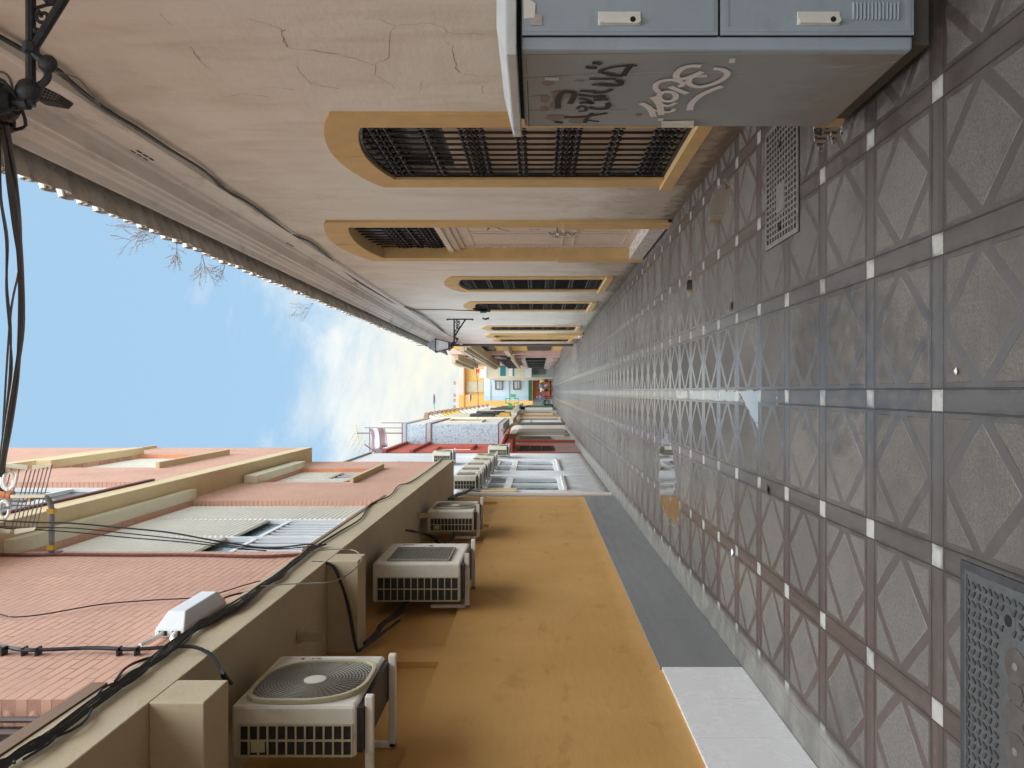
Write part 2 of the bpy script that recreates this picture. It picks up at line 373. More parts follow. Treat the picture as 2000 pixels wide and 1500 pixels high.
    t.put(b.inputs['Roughness'], ro)
    ior = t.m('ADD', 1.5, t.m('MULTIPLY', t.m('MULTIPLY', cen, t.mr(Y, 4.5, 8.5)), t.m('MULTIPLY', t.m('SUBTRACT', 1, raised), 1.2)))
    t.put(b.inputs['IOR'], t.m('ADD', ior, t.m('MULTIPLY', wet, 4.5)))
    hgt = t.m('ADD', t.m('MULTIPLY', raised, .5), t.m('MULTIPLY', grit, t.m('ADD', t.m('MULTIPLY', raised, .30), .08)))
    hgt = t.m('SUBTRACT', hgt, t.m('MULTIPLY', joint, 1.0))
    hgt = t.m('ADD', hgt, t.m('MULTIPLY', t.noise(p, 1.8, 3), 2.0))
    hgt = t.m('MULTIPLY', hgt, wr)
    bn = t.new('ShaderNodeBump'); bn.inputs['Distance'].default_value = .003
    t.put(bn.inputs['Height'], hgt); t.l.new(bn.outputs[0], b.inputs['Normal'])
    return mt
M['paving'] = paving()

# ------------------------------------------------------------------ mesh builder
ORG = {}
def world_of(o): return ORG.get(o.name, Vector((0, 0, 0))) if o else Vector((0, 0, 0))
class MB:
    def __init__(s): s.v = []; s.f = []
    def add(s, vs, fs):
        o = len(s.v); s.v += [Vector(q) for q in vs]; s.f += [tuple(i + o for i in q) for q in fs]; return s
    def box(s, x0, x1, y0, y1, z0, z1):
        x0, x1 = min(x0, x1), max(x0, x1); y0, y1 = min(y0, y1), max(y0, y1); z0, z1 = min(z0, z1), max(z0, z1)
        return s.add([(x0, y0, z0), (x1, y0, z0), (x1, y1, z0), (x0, y1, z0), (x0, y0, z1), (x1, y0, z1), (x1, y1, z1), (x0, y1, z1)],
                     [(0, 3, 2, 1), (4, 5, 6, 7), (0, 1, 5, 4), (1, 2, 6, 5), (2, 3, 7, 6), (3, 0, 4, 7)])
    def tube(s, pts, r, seg=6, smooth=0, r_end=None, cap=True):
        pts = [Vector(q) for q in pts]
        if smooth: pts = catmull(pts, smooth)
        n = len(pts); rings = []
        for i, q in enumerate(pts):
            d = (pts[min(i + 1, n - 1)] - pts[max(i - 1, 0)])
            if d.length < 1e-9: d = Vector((0, 0, 1))
            d.normalize()
            up = Vector((0, 0, 1)) if abs(d.z) < .9 else Vector((0, 1, 0))
            a = d.cross(up).normalized(); bb = d.cross(a).normalized()
            rr = r if r_end is None else r + (r_end - r) * i / max(1, n - 1)
            rings.append([q + a * (rr * math.cos(2 * math.pi * k / seg)) + bb * (rr * math.sin(2 * math.pi * k / seg)) for k in range(seg)])
        vs = [q for g in rings for q in g]
        fs = [(i * seg + k, i * seg + (k + 1) % seg, (i + 1) * seg + (k + 1) % seg, (i + 1) * seg + k) for i in range(n - 1) for k in range(seg)]
        if cap: fs += [tuple(range(seg - 1, -1, -1)), tuple((n - 1) * seg + k for k in range(seg))]
        return s.add(vs, fs)
    def lathe(s, prof, c, axis='Z', seg=10):           # prof: (radius, height) along the axis
        vs = []; fs = []
        for r, h in prof:
            for k in range(seg):
                a = 2 * math.pi * k / seg; u, v_ = r * math.cos(a), r * math.sin(a)
                vs.append({'Z': (c[0] + u, c[1] + v_, c[2] + h), 'X': (c[0] + h, c[1] + u, c[2] + v_), 'Y': (c[0] + u, c[1] + h, c[2] + v_)}[axis])
        n = len(prof)
        fs = [(i * seg + k, i * seg + (k + 1) % seg, (i + 1) * seg + (k + 1) % seg, (i + 1) * seg + k) for i in range(n - 1) for k in range(seg)]
        fs += [tuple(range(seg - 1, -1, -1)), tuple((n - 1) * seg + k for k in range(seg))]
        return s.add(vs, fs)
    def prism(s, poly, a0, a1, axis='X'):              # poly: 2D points; extruded along axis
        def P(u, v_, w_): return {'X': (w_, u, v_), 'Y': (u, w_, v_), 'Z': (u, v_, w_)}[axis]
        n = len(poly); vs = [P(u, v_, a0) for u, v_ in poly] + [P(u, v_, a1) for u, v_ in poly]
        tri = tessellate_polygon([[Vector((u, v_, 0)) for u, v_ in poly]])
        fs = [tuple(q) for q in tri] + [tuple(i + n for i in reversed(q)) for q in tri]
        fs += [(i, (i + 1) % n, n + (i + 1) % n, n + i) for i in range(n)]
        return s.add(vs, fs)
    def ring(s, outer, inner, a0, a1, axis='X', closed=True):
        def P(u, v_, w_): return {'X': (w_, u, v_), 'Y': (u, w_, v_), 'Z': (u, v_, w_)}[axis]
        n = len(outer)
        vs = [P(*q, a0) for q in outer] + [P(*q, a0) for q in inner] + [P(*q, a1) for q in outer] + [P(*q, a1) for q in inner]
        fs = []
        for i in range(n if closed else n - 1):
            j = (i + 1) % n
            fs += [(i, j, n + j, n + i), (2 * n + j, 2 * n + i, 3 * n + i, 3 * n + j), (j, i, 2 * n + i, 2 * n + j), (n + i, n + j, 3 * n + j, 3 * n + i)]
        if not closed: fs += [(0, n, 3 * n, 2 * n), (n - 1, 3 * n - 1, 4 * n - 1, 2 * n - 1)]
        return s.add(vs, fs)
    def sheet(s, outer, holes, a, back, axis='X'):     # wall skin with openings and their reveals
        def P(u, v_, w_): return {'X': (w_, u, v_), 'Y': (u, w_, v_)}[axis]
        loops = [[Vector((u, v_, 0)) for u, v_ in outer]] + [[Vector((u, v_, 0)) for u, v_ in h] for h in holes]
        tri = tessellate_polygon(loops)
        s.add([P(q.x, q.y, a) for lp in loops for q in lp], [tuple(q) for q in tri])
        for h in holes:
            n = len(h)
            s.add([P(u, v_, a) for u, v_ in h] + [P(u, v_, back) for u, v_ in h], [(i, (i + 1) % n, n + (i + 1) % n, n + i) for i in range(n)])
        return s
    def ball(s, c, r, seg=10, rings=6, sc=(1, 1, 1)):
        prof = [(math.sin(math.pi * i / rings) * r + 1e-5, -math.cos(math.pi * i / rings) * r) for i in range(rings + 1)]
        o = len(s.v); s.lathe(prof, (0, 0, 0), 'Z', seg)
        for i in range(o, len(s.v)): q = s.v[i]; s.v[i] = Vector((c[0] + q.x * sc[0], c[1] + q.y * sc[1], c[2] + q.z * sc[2]))
        return s
    def ribbon(s, pts, wd, nrm, off=.0):               # flat painted stroke lying on a surface
        pts = [Vector(q) for q in pts]; nrm = Vector(nrm); n = len(pts); vs = []
        for i, q in enumerate(pts):
            d = (pts[min(i + 1, n - 1)] - pts[max(i - 1, 0)]).normalized(); sdv = d.cross(nrm).normalized()
            ww = wd[i] if hasattr(wd, '__len__') else wd
            vs += [q + sdv * ww / 2 + nrm * off, q - sdv * ww / 2 + nrm * off]
        return s.add(vs, [(2 * i, 2 * i + 1, 2 * i + 3, 2 * i + 2) for i in range(n - 1)])
    def build(s, name, m_, parent=None, smooth=False, bevel=0, label=None):
        me = bpy.data.meshes.new(name); o_ = world_of(parent)
        me.from_pydata([q - o_ for q in s.v], [], s.f)
        bm = bmesh.new(); bm.from_mesh(me); bmesh.ops.recalc_face_normals(bm, faces=bm.faces)
        bm.to_mesh(me); bm.free()
        me.materials.append(M[m_] if isinstance(m_, str) else m_)
        if smooth:
            for pl in me.polygons: pl.use_smooth = True
        o = bpy.data.objects.new(name, me); COL.objects.link(o)
        if smooth:
            try: me.set_sharp_from_angle(angle=R(40))
            except Exception: pass
        if parent: o.parent = parent
        ORG[o.name] = o_.copy()
        if bevel:
            md = o.modifiers.new('bevel', 'BEVEL'); md.width = bevel; md.segments = 2; md.limit_method = 'ANGLE'; md.harden_normals = False
        if label: o['label'] = label
        return o
def catmull(pts, k):
    o = []
    n = len(pts)
    for i in range(n - 1):
        p0, p1, p2, p3 = pts[max(i - 1, 0)], pts[i], pts[i + 1], pts[min(i + 2, n - 1)]
        for j in range(k):
            t = j / k
            o.append(.5 * ((2 * p1) + (p2 - p0) * t + (2 * p0 - 5 * p1 + 4 * p2 - p3) * t * t + (3 * p1 - p0 - 3 * p2 + p3) * t ** 3))
    o.append(pts[-1]); return o
def thing(name, label, cat, loc=(0, 0, 0), group=None):
    o = bpy.data.objects.new(name, None); COL.objects.link(o); o.location = loc
    o.empty_display_size = .2
    ORG[o.name] = Vector(loc); o['label'] = label; o['category'] = cat
    if group: o['group'] = group
    return o
def tag(o, label, cat, group=None):
    o['label'] = label; o['category'] = cat
    if group: o['group'] = group
    return o
def struct(o): o['kind'] = 'structure'; return o
def copy_tree(o, parent=None):
    c = o.copy(); COL.objects.link(c); c.parent = parent; ORG[c.name] = ORG.get(o.name, Vector()).copy()
    for ch in list(o.children): copy_tree(ch, c)
    return c

# ================================================================== GROUND
g = MB().add([(-40, -12, 0), (40, -12, 0), (40, 400, 0), (-40, 400, 0)], [(0, 1, 2, 3)])
struct(g.build('pavement', 'paving'))

# ================================================================== RIGHT: long low white building with ochre window surrounds
XR = 2.0
def arch(y0, y1, z0, zs, zc, n=14):
    """opening outline: up the near side, over a shallow arch, down the far side"""
    pts = [(y0, z0), (y0, zs)]
    for i in range(1, n):
        t = i / n; pts.append((y0 + (y1 - y0) * t, zs + (zc - zs) * (math.sin(math.pi * t) ** .8)))
    return pts + [(y1, zs), (y1, z0)]
rb = thing('long_house', 'long low off-white plastered house with ochre arched window surrounds, along the right of the street', 'house', (XR, 0, 0))
Y_END = 31.3
wins = [6.46, 14.17, 17.77, 23.75, 29.1]
whw = [.70, .70, .70, .66, .66]
holes = [arch(c - h_, c + h_, .38, 2.87, 2.99) for c, h_ in zip(wins, whw)]
doors = [(10.235, 1.035, 3.80, 3.93, .21), (26.6, .62, 2.95, 3.05, .12)]
holes += [arch(c - h_, c + h_, zb, zs, zc) for c, h_, zs, zc, zb in doors]
wl = MB().sheet([(-7, -.05), (Y_END, -.05), (Y_END, 5.3), (-7, 5.3)], holes, XR, XR + .22)
wl.box(XR + .002, XR + .6, Y_END - .02, Y_END, -.05, 5.3)
wl.build('wall', 'plaster', rb)
bk = MB().box(XR + .30, XR + 7, -7, Y_END - .03, 0, 5.0)
bk.build('rear_block', 'plaster', rb)

# grille of turned iron bars, shared by the windows
def bar_profile(z0, z1, bigs, smalls, r=.0105):
    prof = [(r, z0)]; ev = []
    for z in bigs:
        for k in (-.085, -.035, .035, .085): ev.append((z + k, .023))
        ev.append((z, .027))
    for z in smalls:
        for k in (-.028, .028): ev.append((z + k, .022))
    for z, rr in sorted(ev):
        if z0 + .03 < z < z1 - .03: prof += [(r, z - .020), (rr, z - .010), (rr, z + .010), (r, z + .020)]
    ok = [prof[0]]
    for q in prof[1:]:
        if q[1] > ok[-1][1]: ok.append(q)
    ok.append((r, z1)); return ok
BIG = [.55, 1.305, 2.06, 2.78]; SML = [.93, 1.68, 2.42]
def grille_mb(hw, X, z0=.385, zs=2.86, zc=2.975, big=BIG, small=SML, n=10, cy=0, seg=8):
    g = MB()
    for i in range(n):
        y = -hw + (i + .5) * 2 * hw / n
        tt = (y + hw) / (2 * hw); top = zs + (zc - zs) * math.sin(math.pi * tt) ** .8
        g.lathe(bar_profile(z0, top, big, small), (X, cy + y, 0), 'Z', seg)
    for z in small + big:
        g.box(X - .006, X + .006, cy - hw, cy + hw, z - .008, z + .008)
    for z in big:
        for dz in (-.06, .06): g.box(X - .005, X + .005, cy - hw, cy + hw, z + dz - .006, z + dz + .006)
    return g
for i, (c, h_) in enumerate(zip(wins, whw)):
    o_ = arch(c - h_ - .27, c + h_ + .27, .27, 3.03, 3.25); q_ = arch(c - h_, c + h_, .38, 2.87, 2.99)
    fr = MB().ring(o_[0:1] + o_[1:], q_[0:1] + q_[1:], XR - .022, XR + .01, closed=False)
    fr.box(XR - .026, XR - .0221, c - .008, c + .008, 3.0, 3.245)
    fr = fr.build('window', 'ochre', rb, label=['nearest barred window, partly behind the cabinet', 'barred window just past the doorway', 'barred window before the wall lamp', 'barred window past the wall lamp', 'farthest barred window'][i])
    MB().box(XR - .05, XR + .2, c - h_ - .29, c + h_ + .29, .262, .378).build('sill', 'ochre', fr, bevel=.006)
    g_ = grille_mb(h_, XR + .012, cy=c, seg=8 if i < 2 else 5).build('grille', 'iron', fr, smooth=True)
    rf = MB().ring(arch(c - h_ - .001, c + h_ + .001, .379, 2.871, 2.991), arch(c - h_ + .03, c + h_ - .03, .41, 2.85, 2.965), XR + .004, XR + .022)
    rf.build('grille_frame', 'iron', fr)
    if i == 0:
        sh = MB()
        for k in range(4):
            a = c - h_ + k * 2 * h_ / 4; b_ = a + 2 * h_ / 4 - .012
            sh.box(XR + .070, XR + .10, a, b_, .385, 2.30)
            sh.box(XR + .063, XR + .0695, a + .05, b_ - .05, .5, 1.25); sh.box(XR + .063, XR + .0695, a + .05, b_ - .05, 1.4, 2.2)
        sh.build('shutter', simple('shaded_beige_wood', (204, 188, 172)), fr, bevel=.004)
        MB().box(XR + .11, XR + .135, c - h_, c + h_, 2.25, 3.0).build('pane', 'dark_glass', fr)
    else:
        MB().box(XR + .19, XR + .215, c - h_, c + h_, .37, 3.0).build('pane', 'dark_glass', fr)
# doors
for i, (c, h_, zs, zc, zb) in enumerate(doors):
    bw = .27 if i == 0 else .22
    o_ = arch(c - h_ - bw, c + h_ + bw, .04, zs + .2, zc + .30); q_ = arch(c - h_, c + h_, .04, zs, zc)
    pj = .030 if i == 0 else .055
    dr = MB().ring(o_, q_, XR - pj, XR + .01, closed=False)
    for a, b_ in ((c - h_ - bw - .015, c - h_ + .001), (c + h_ - .001, c + h_ + bw + .015)):
        dr.box(XR - pj - .018, XR - pj - .0005, a, b_, .0, 1.25)
    dr.box(XR - pj - .005, XR - pj - .0001, c - .008, c + .008, zc + .01, zc + .29)
    dr = dr.build('doorway', 'ochre', rb, label=['tall arched ochre doorway with beige door and white step', 'small arched ochre doorway between the two far windows'][i])
    # ochre reveal
    MB().ring(arch(c - h_ - .012, c + h_ + .012, zb, zs + .012, zc + .012), arch(c - h_ + .004, c + h_ - .004, zb, zs - .004, zc - .004), XR - pj + .004, XR + .19, closed=False).build('reveal', 'ochre', dr)
    MB().box(XR - pj - .02, XR + .21, c - h_ + .005, c + h_ - .005, .03, zb + .006).build('step', 'marble', dr)
    X0 = XR + .125
    zt = 2.60 if i == 0 else 2.2
    lf = MB().box(X0, X0 + .04, c - h_ + .10, c + h_ - .10, zb, zt)
    for a, b_ in ((c - h_ + .16, c - .05), (c + .05, c + h_ - .16)):
        for z0_, z1_ in ((zb + .12, zb + .85), (zb + .98, zt - .12)): lf.ring([(a, z0_), (b_, z0_), (b_, z1_), (a, z1_)], [(a + .03, z0_ + .03), (b_ - .03, z0_ + .03), (b_ - .03, z1_ - .03), (a + .03, z1_ - .03)], X0 - .008, X0)
    lf = lf.build('door', 'beige_panel', dr, bevel=.003)
    MB().ball((X0 - .03, c - .06, 1.28), .028).build('knob', 'beige_panel', lf, smooth=True)
    MB().box(X0 - .012, X0 + .03, c - h_ + .001, c - h_ + .099, zb, zt).build('door_jamb', 'marble', dr)
    MB().box(X0 - .012, X0 + .03, c + h_ - .099, c + h_ - .001, zb, zt).build('door_jamb', 'marble', dr)
    MB().box(X0 - .02, X0 + .04, c - h_ + .001, c + h_ - .001, zt, zt + .07).box(X0 - .045, X0 + .04, c - h_ + .001, c + h_ - .001, zt + .07, zt + .16).box(X0 - .07, X0 + .04, c - h_ + .001, c + h_ - .001, zt + .16, zt + .24).build('transom_moulding', 'beige_panel', dr, bevel=.004)
    MB().box(X0 + .04, X0 + .055, c - h_, c + h_, zt + .24, zc + .02).build('fanlight', 'dark_glass', dr)
    grille_mb(h_, X0 - .005, zt + .24, zs - .01, zc - .02, [zt + .42, zt + .86], [zt + .64], 12, cy=c, seg=6).build('fanlight_grille', 'iron', dr, smooth=True)
    if i == 0:
        mk = MB(); nn = (-1, 0, 0)
        def dp(x, y): q = on_x(x, y, X0 - .01); q.x = X0 - .0095; return q
        s2 = lambda L: catmull([dp(600 + a * .35, b_ * .35) for a, b_ in L], 4)
        mk.ribbon(s2([(1005, 1285), (1020, 1268), (1050, 1265), (1080, 1280), (1130, 1287)]), .022, nn); mk.build('door_scrawl', 'paint_black', lf); mk = MB()
        mk.ribbon(s2([(1035, 1262), (1050, 1272), (1075, 1266)]), .02, nn); mk.build('door_scrawl', 'paint_black', lf); mk = MB()
        mk.ribbon(s2([(1240, 1281), (1262, 1282)]), .02, nn); mk.build('door_scrawl', 'paint_black', lf); mk = MB(); mk.ribbon(s2([(1275, 1281), (1300, 1280)]), .02, nn)
        mk.build('door_scrawl', 'paint_black', lf)
        mk = MB()
        for L in ([(1350, 1296), (1365, 1312), (1380, 1300), (1395, 1322), (1410, 1300), (1430, 1318), (1450, 1296), (1480, 1316), (1500, 1298), (1528, 1300)],
                  [(1395, 1262), (1395, 1325)], [(1430, 1276), (1480, 1282), (1540, 1280), (1590, 1268)], [(1370, 1320), (1420, 1328), (1520, 1322)],
                  [(1440, 1264), (1470, 1274), (1500, 1266)]):
            mk.ribbon(s2(L), .016, nn)
        mk.build('door_tag', 'paint_blue', lf)
# cornice, string course
prof = [(2.0, 4.56), (1.955, 4.58), (1.945, 4.61), (1.95, 4.65), (1.985, 4.68), (1.995, 4.69), (1.995, 4.89), (1.965, 4.90), (1.96, 4.93), (1.945, 4.935),
        (1.84, 4.94), (1.836, 4.97), (1.805, 4.985), (1.80, 5.02), (1.775, 5.04), (1.76, 5.075), (1.705, 5.09), (1.70, 5.12), (2.0, 5.14)]
cn = MB().prism([(x, z) for x, z in prof], -7, Y_END + .05, 'Y').build('cornice', 'cornice', rb)
# roof of barrel tiles with a scalloped eave
def tile_roof(y0, y1, xe, ze, xb, slope, pitch=.232, r=.07, sgn=1):
    g = MB(); n = int((y1 - y0) / pitch); K = 6
    def rows(i):
        pts = []; cy_ = y0 + i * pitch
        for k in range(K + 1):
            a = math.pi * k / K; pts.append((cy_ + pitch / 2 - r * 1.05 * math.cos(a), r * .95 * math.sin(a)))
        return pts
    for i in range(n):
        cy_ = y0 + i * pitch
        j = random.uniform(-.02, .02); dz = random.uniform(-.004, .004)
        pts = rows(i); t_ = .016
        xs_ = [xe - .035 + j * .5, xe + .42 + j * .5, xb]
        outer = [[(x, y, ze + slope * abs(x - xe) + .028 + z + dz) for y, z in pts] for x in xs_]
        inner = [[(x, (y - (y0 + (i + .5) * pitch)) * .80 + (y0 + (i + .5) * pitch), ze + slope * abs(x - xe) + .028 + z * .78 - .004 + dz) for y, z in pts] for x in xs_]
        m_ = K + 1; vs = [q for row in outer for q in row] + [q for row in inner for q in row]; L = len(xs_); fs = []
        for a in range(L - 1):
            for k in range(K):
                fs.append((a * m_ + k, a * m_ + k + 1, (a + 1) * m_ + k + 1, (a + 1) * m_ + k))
                fs.append((L * m_ + a * m_ + k, L * m_ + (a + 1) * m_ + k, L * m_ + (a + 1) * m_ + k + 1, L * m_ + a * m_ + k + 1))
        for k in range(K): fs.append((k, k + 1, L * m_ + k + 1, L * m_ + k))
        fs += [(0, L * m_, L * m_ + m_, m_), (K, m_ + K, L * m_ + m_ + K, L * m_ + K)]
        g.add(vs, fs)
        pl = [(cy_ + pitch / 2 - r * .84 * math.cos(math.pi * k / K), r * .76 * math.sin(math.pi * k / K) - .002) for k in range(K + 1)]
        hx = xe - .005 + j * .5; nn_ = len(pl)
        g.add([(hx, y, ze + .02 + z + dz) for y, z in pl] + [(hx + .25, y, ze + slope * .25 + .02 + z + dz) for y, z in pl],
              [tuple(range(nn_)), tuple(range(2 * nn_ - 1, nn_ - 1, -1))] + [(k, (k + 1) % nn_, nn_ + (k + 1) % nn_, nn_ + k) for k in range(nn_)])
        # the channel tile between two caps, hollow side up
        cy_ = y0 + i * pitch; j2 = random.uniform(-.012, .012)
        ch = [(cy_ - .1145 * math.cos(math.pi * k / K), -.076 * math.sin(math.pi * k / K)) for k in range(K + 1)]
        vs = []; xs2 = [xe - .03 + j2, xb]
        for off in (0, -.016):
            for x in xs2:
                for y, z in ch: vs.append((x, y, ze + slope * abs(x - xe) + .062 + z + off))
        fs = []
        for k in range(K):
            fs.append((k, k + 1, m_ + k + 1, m_ + k)); fs.append((2 * m_ + k, 3 * m_ + k, 3 * m_ + k + 1, 2 * m_ + k + 1)); fs.append((k, k + 1, 2 * m_ + k + 1, 2 * m_ + k))
        g.add(vs, fs)
    return g
rf = tile_roof(-5, Y_END + .1, 1.56, 5.155, 4.6, .33).build('tiled_roof', 'roof', rb, smooth=True)
for x, y in ((268, 294), (560, 474), (692, 552), (745, 589)):
    c = on_x(x, y, 1.992); 
    for b_ in range(2):
        vt = MB()
        for a in range(3):
            y_ = c.y + a * .10; z_ = c.z + b_ * .055
            vt.box(1.990, 1.9945, y_, y_ + .07, z_ - .009, z_ + .009)
        vt.build('vent_slots', 'hole', rb)
# hairline cracks in the plaster
def ribs(mb, X, Ls, wd, sx, ox, oy, k=3, sm=True):
    for L in Ls:
        one = mb is None
        if one: mb = MB()
        pts = []
        for a, b_ in L:
            q = on_x(ox + a * sx, oy + b_ * sx, X); pts.append(q)
        if k > 1:
            pp = []
            for a, b_ in zip(pts[:-1], pts[1:]):
                for j in range(k): pp.append(a.lerp(b_, j / k) + Vector((0, random.uniform(-.012, .012), random.uniform(-.008, .008))))
            pp.append(pts[-1]); pts = pp
        mb.ribbon(pts, [wd * random.uniform(.4, 1.3) for _ in pts], (-1, 0, 0))
        if one: mb.build('plaster_crack', 'crack', rb); mb = None
ribs(None, XR - .0015, [[(1400, 110), (1490, 130), (1560, 160), (1575, 215), (1605, 265), (1750, 285), (1880, 305), (2000, 330)], [(890, 70), (960, 140)], [(1060, 260), (1100, 300), (1120, 350), (1180, 385)],
                      [(1650, 370), (1740, 470), (1890, 495)], [(1240, 545), (1350, 525), (1500, 540)], [(1470, 485), (1640, 500)]], .004, .35, 0, 0)
ribs(None, XR - .0015, [[(320, 100), (400, 110), (490, 142), (560, 135), (690, 128), (760, 150), (780, 178), (900, 190), (1000, 195)], [(490, 142), (455, 200), (462, 320), (385, 360), (372, 420), (470, 470), (486, 500)],
                      [(30, 280), (200, 300), (300, 340), (372, 362)], [(780, 235), (815, 260), (810, 300), (830, 345), (826, 375), (855, 410), (960, 425)], [(645, 450), (632, 510)], [(975, 480), (978, 520)], [(20, 455), (90, 480), (180, 495)]], .0035, .35, 600, 0)
ribs(None, XR - .0017, [[(1585, 160), (1570, 190), (1585, 225), (1603, 262)], [(1080, 285), (1110, 330)]], .007, .35, 0, 0)
ribs(None, XR - .0017, [[(805, 285), (828, 330), (830, 372), (850, 405)]], .006, .35, 600, 0)
# lower plaster patch line left of the doorway / downpipe at the far corner
MB().tube([(1.94, Y_END - .1, .1), (1.94, Y_END - .1, 4.9)], .05, 8).build('downpipe', simple('brown_pipe', (96, 88, 84)), rb)

def cabinet_side_mat():
    mt, t, b = base_mat('weathered_cabinet_side')
    p = t.pos(); X, Y, Z = t.xyz(p)
    n = t.noise(p, 2.2, 6, .6, .3)
    col = t.mix(t.mr(n, .35, .7), lin((146, 156, 165)), lin((160, 166, 171)))
    low = t.mr(t.m('ADD', Z, t.m('MULTIPLY', t.m('SUBTRACT', t.noise(t.mapv(p, (1, 1, .5)), 6, 7, .65), .5), .9)), .55, .10, 0, .6)
    col = t.mix(low, col, lin((136, 124, 108)))
    pale = t.m('MULTIPLY', t.mr(t.noise(t.mapv(p, (1, 1, .35), (3, 1, 2)), 7, 7, .62, .8), .58, .66), t.mr(Z, .75, .35, 0, .6))
    col = t.mix(pale, col, lin((188, 182, 170)))
    scr = t.mr(t.noise(t.mapv(p, (1, .6, 9)), 14, 4, .7), .66, .72, 0, .35)
    col = t.mix(scr, col, lin((186, 190, 192)))
    t.put(b.inputs['Base Color'], col); t.put(b.inputs['Roughness'], t.mr(n, .3, .7, .45, .65))
    return mt
# ================================================================== utility cabinet
XC, YC0, YC1 = 1.345, 3.035, 3.905
cb = thing('utility_cabinet', 'grey-blue metal street cabinet with two doors and graffiti on its side, against the white wall', 'cabinet', (XC + .3, YC0 + .4, 0))
MB().box(XC, 1.985, YC0, YC1, .083, 1.615).build('casing', cabinet_side_mat(), cb, bevel=.012)
MB().box(XC + .035, 1.97, YC0 + .03, YC1 - .02, 0.0, .083).build('plinth', 'plinth', cb)
ld = MB().box(XC - .035, 1.99, YC0 - .045, YC1 + .05, 1.632, 1.672)
x0, x1, y0, y1 = XC - .035, 1.99, YC0 - .045, YC1 + .05
ld.add([(x0 + .004, y0 + .004, 1.673), (x1, y0 + .004, 1.673), (x1, y1 - .004, 1.673), (x0 + .004, y1 - .004, 1.673), (x0 + .16, y0 + .12, 1.715), (x1, y0 + .12, 1.715), (x1, y1 - .12, 1.715), (x0 + .16, y1 - .12, 1.715)],
       [(0, 1, 5, 4), (1, 2, 6, 5), (2, 3, 7, 6), (3, 0, 4, 7), (4, 5, 6, 7), (0, 3, 2, 1)])
ld.build('lid', 'cab_lid', cb, bevel=.005)
MB().box(XC + .03, 1.96, YC0 + .03, YC1 - .03, 1.60, 1.633).build('lid_gap', 'cab_gap', cb)
fp = MB().box(XC - .001, 1.985, YC0 - .012, YC0 + .04, .083, 1.612)
fp.build('front_frame', 'cabinet', cb, bevel=.010)
for k, (z0, z1) in enumerate(((.085, .838), (.848, 1.610))):
    dd = MB().box(XC + .050, 1.96, YC0 - .026, YC0 - .013, z0, z1)
    dd.ring([(XC + .062, z0 + .012), (1.95, z0 + .012), (1.95, z1 - .012), (XC + .062, z1 - .012)], [(XC + .082, z0 + .032), (1.93, z0 + .032), (1.93, z1 - .032), (XC + .082, z1 - .032)], YC0 - .029, YC0 - .0265, 'Y')
    dd = dd.build('door', 'cabinet', cb, bevel=.002, label='lower door with louvred vent' if k == 0 else 'upper door with peeling sticker')
    zc_ = .458 if k == 0 else 1.232
    xh = 1.462
    hb = MB().box(xh - .032, xh + .022, YC0 - .032, YC0 - .0265, zc_ - .083, zc_ + .083).build('handle_plate', 'handle', dd, bevel=.003)
    hh = MB()
    rr = [(xh - .018 + .014 * math.cos(a), zc_ + (.068 if 0 < a < math.pi else -.068) + .014 * math.sin(a)) for a in [i * math.pi / 6 + .01 for i in range(12)]]
    hh.prism(rr, YC0 - .050, YC0 - .0325, 'Y').build('handle', 'handle', dd, bevel=.003)
    MB().lathe([(.011, -.0515), (.011, -.0495)], (xh - .018, YC0, zc_ - .05), 'Y', 12).build('keyhole', 'cab_gap', dd)
    MB().box(XC + .046, XC + .0495, YC0 - .020, YC0 - .0125, z0, z1).build('door_gap', 'cab_gap', dd)
    if k == 0:
        for c0 in (XC + .105, XC + .23):
            lv = MB()
            for j in range(13):
                z = .145 + j * .0145
                lv.add([(c0, YC0 - .0292, z), (c0 + .07, YC0 - .0292, z), (c0 + .07, YC0 - .0292, z + .010), (c0, YC0 - .0292, z + .010), (c0 + .004, YC0 - .036, z + .002), (c0 + .066, YC0 - .036, z + .002)],
                       [(0, 1, 5, 4), (4, 5, 2, 3), (0, 4, 3), (1, 2, 5)])
            lv.build('vent', 'cabinet', dd)
    else:
        MB().box(XC + .085, XC + .127, YC0 - .0300, YC0 - .0292, 1.532, 1.580).build('sticker', 'sticker', dd)
        MB().prism([(XC + .115, 1.562), (XC + .17, 1.558), (XC + .20, 1.606), (XC + .11, 1.604)], YC0 - .0312, YC0 - .0303, 'Y').build('sticker', 'handle', dd)
MB().box(XC + .05, 1.96, YC0 - .020, YC0 - .0125, .838, .848).build('door_gap', 'cab_gap', cb)
# side: seams, scraped patches and two painted tags
XS = XC - .0015
def cs(zx, zy, off=0):
    q = on_x(1000 + zx / 4.444, 80 + zy / 4.444, XC); q.x = XS - off; return q
sm = MB()
for a, b_ in (((60, 118), (2000, 92)), ((90, 320), (900, 270)), ((150, 600), (1000, 590)), ((145, 478), (300, 470)), ((90, 735), (1300, 738))):
    sm.ribbon([cs(*a), cs(*b_)], .0022, (-1, 0, 0))
ribs(sm, XS, [[(122, 150), (130, 292)], [(135, 345), (148, 745)]], .0025, 1 / 4.444, 1000, 80, 1)
sm.build('panel_seam', 'cab_gap', cb)
sm = MB().ribbon([cs(900, 285), cs(1300, 268), cs(2000, 268)], .003, (-1, 0, 0))
sm.box(XS - .006, XS + .001, cs(400, 322).y - .008, cs(290, 322).y + .008, cs(405, 320).z, cs(285, 320).z)
sm.box(XS - .006, XS + .001, cs(1690, 298).y - .008, cs(1600, 298).y + .004, cs(1690, 298).z, cs(1600, 298).z)
sm.build('hinge', 'cab_lid', cb)
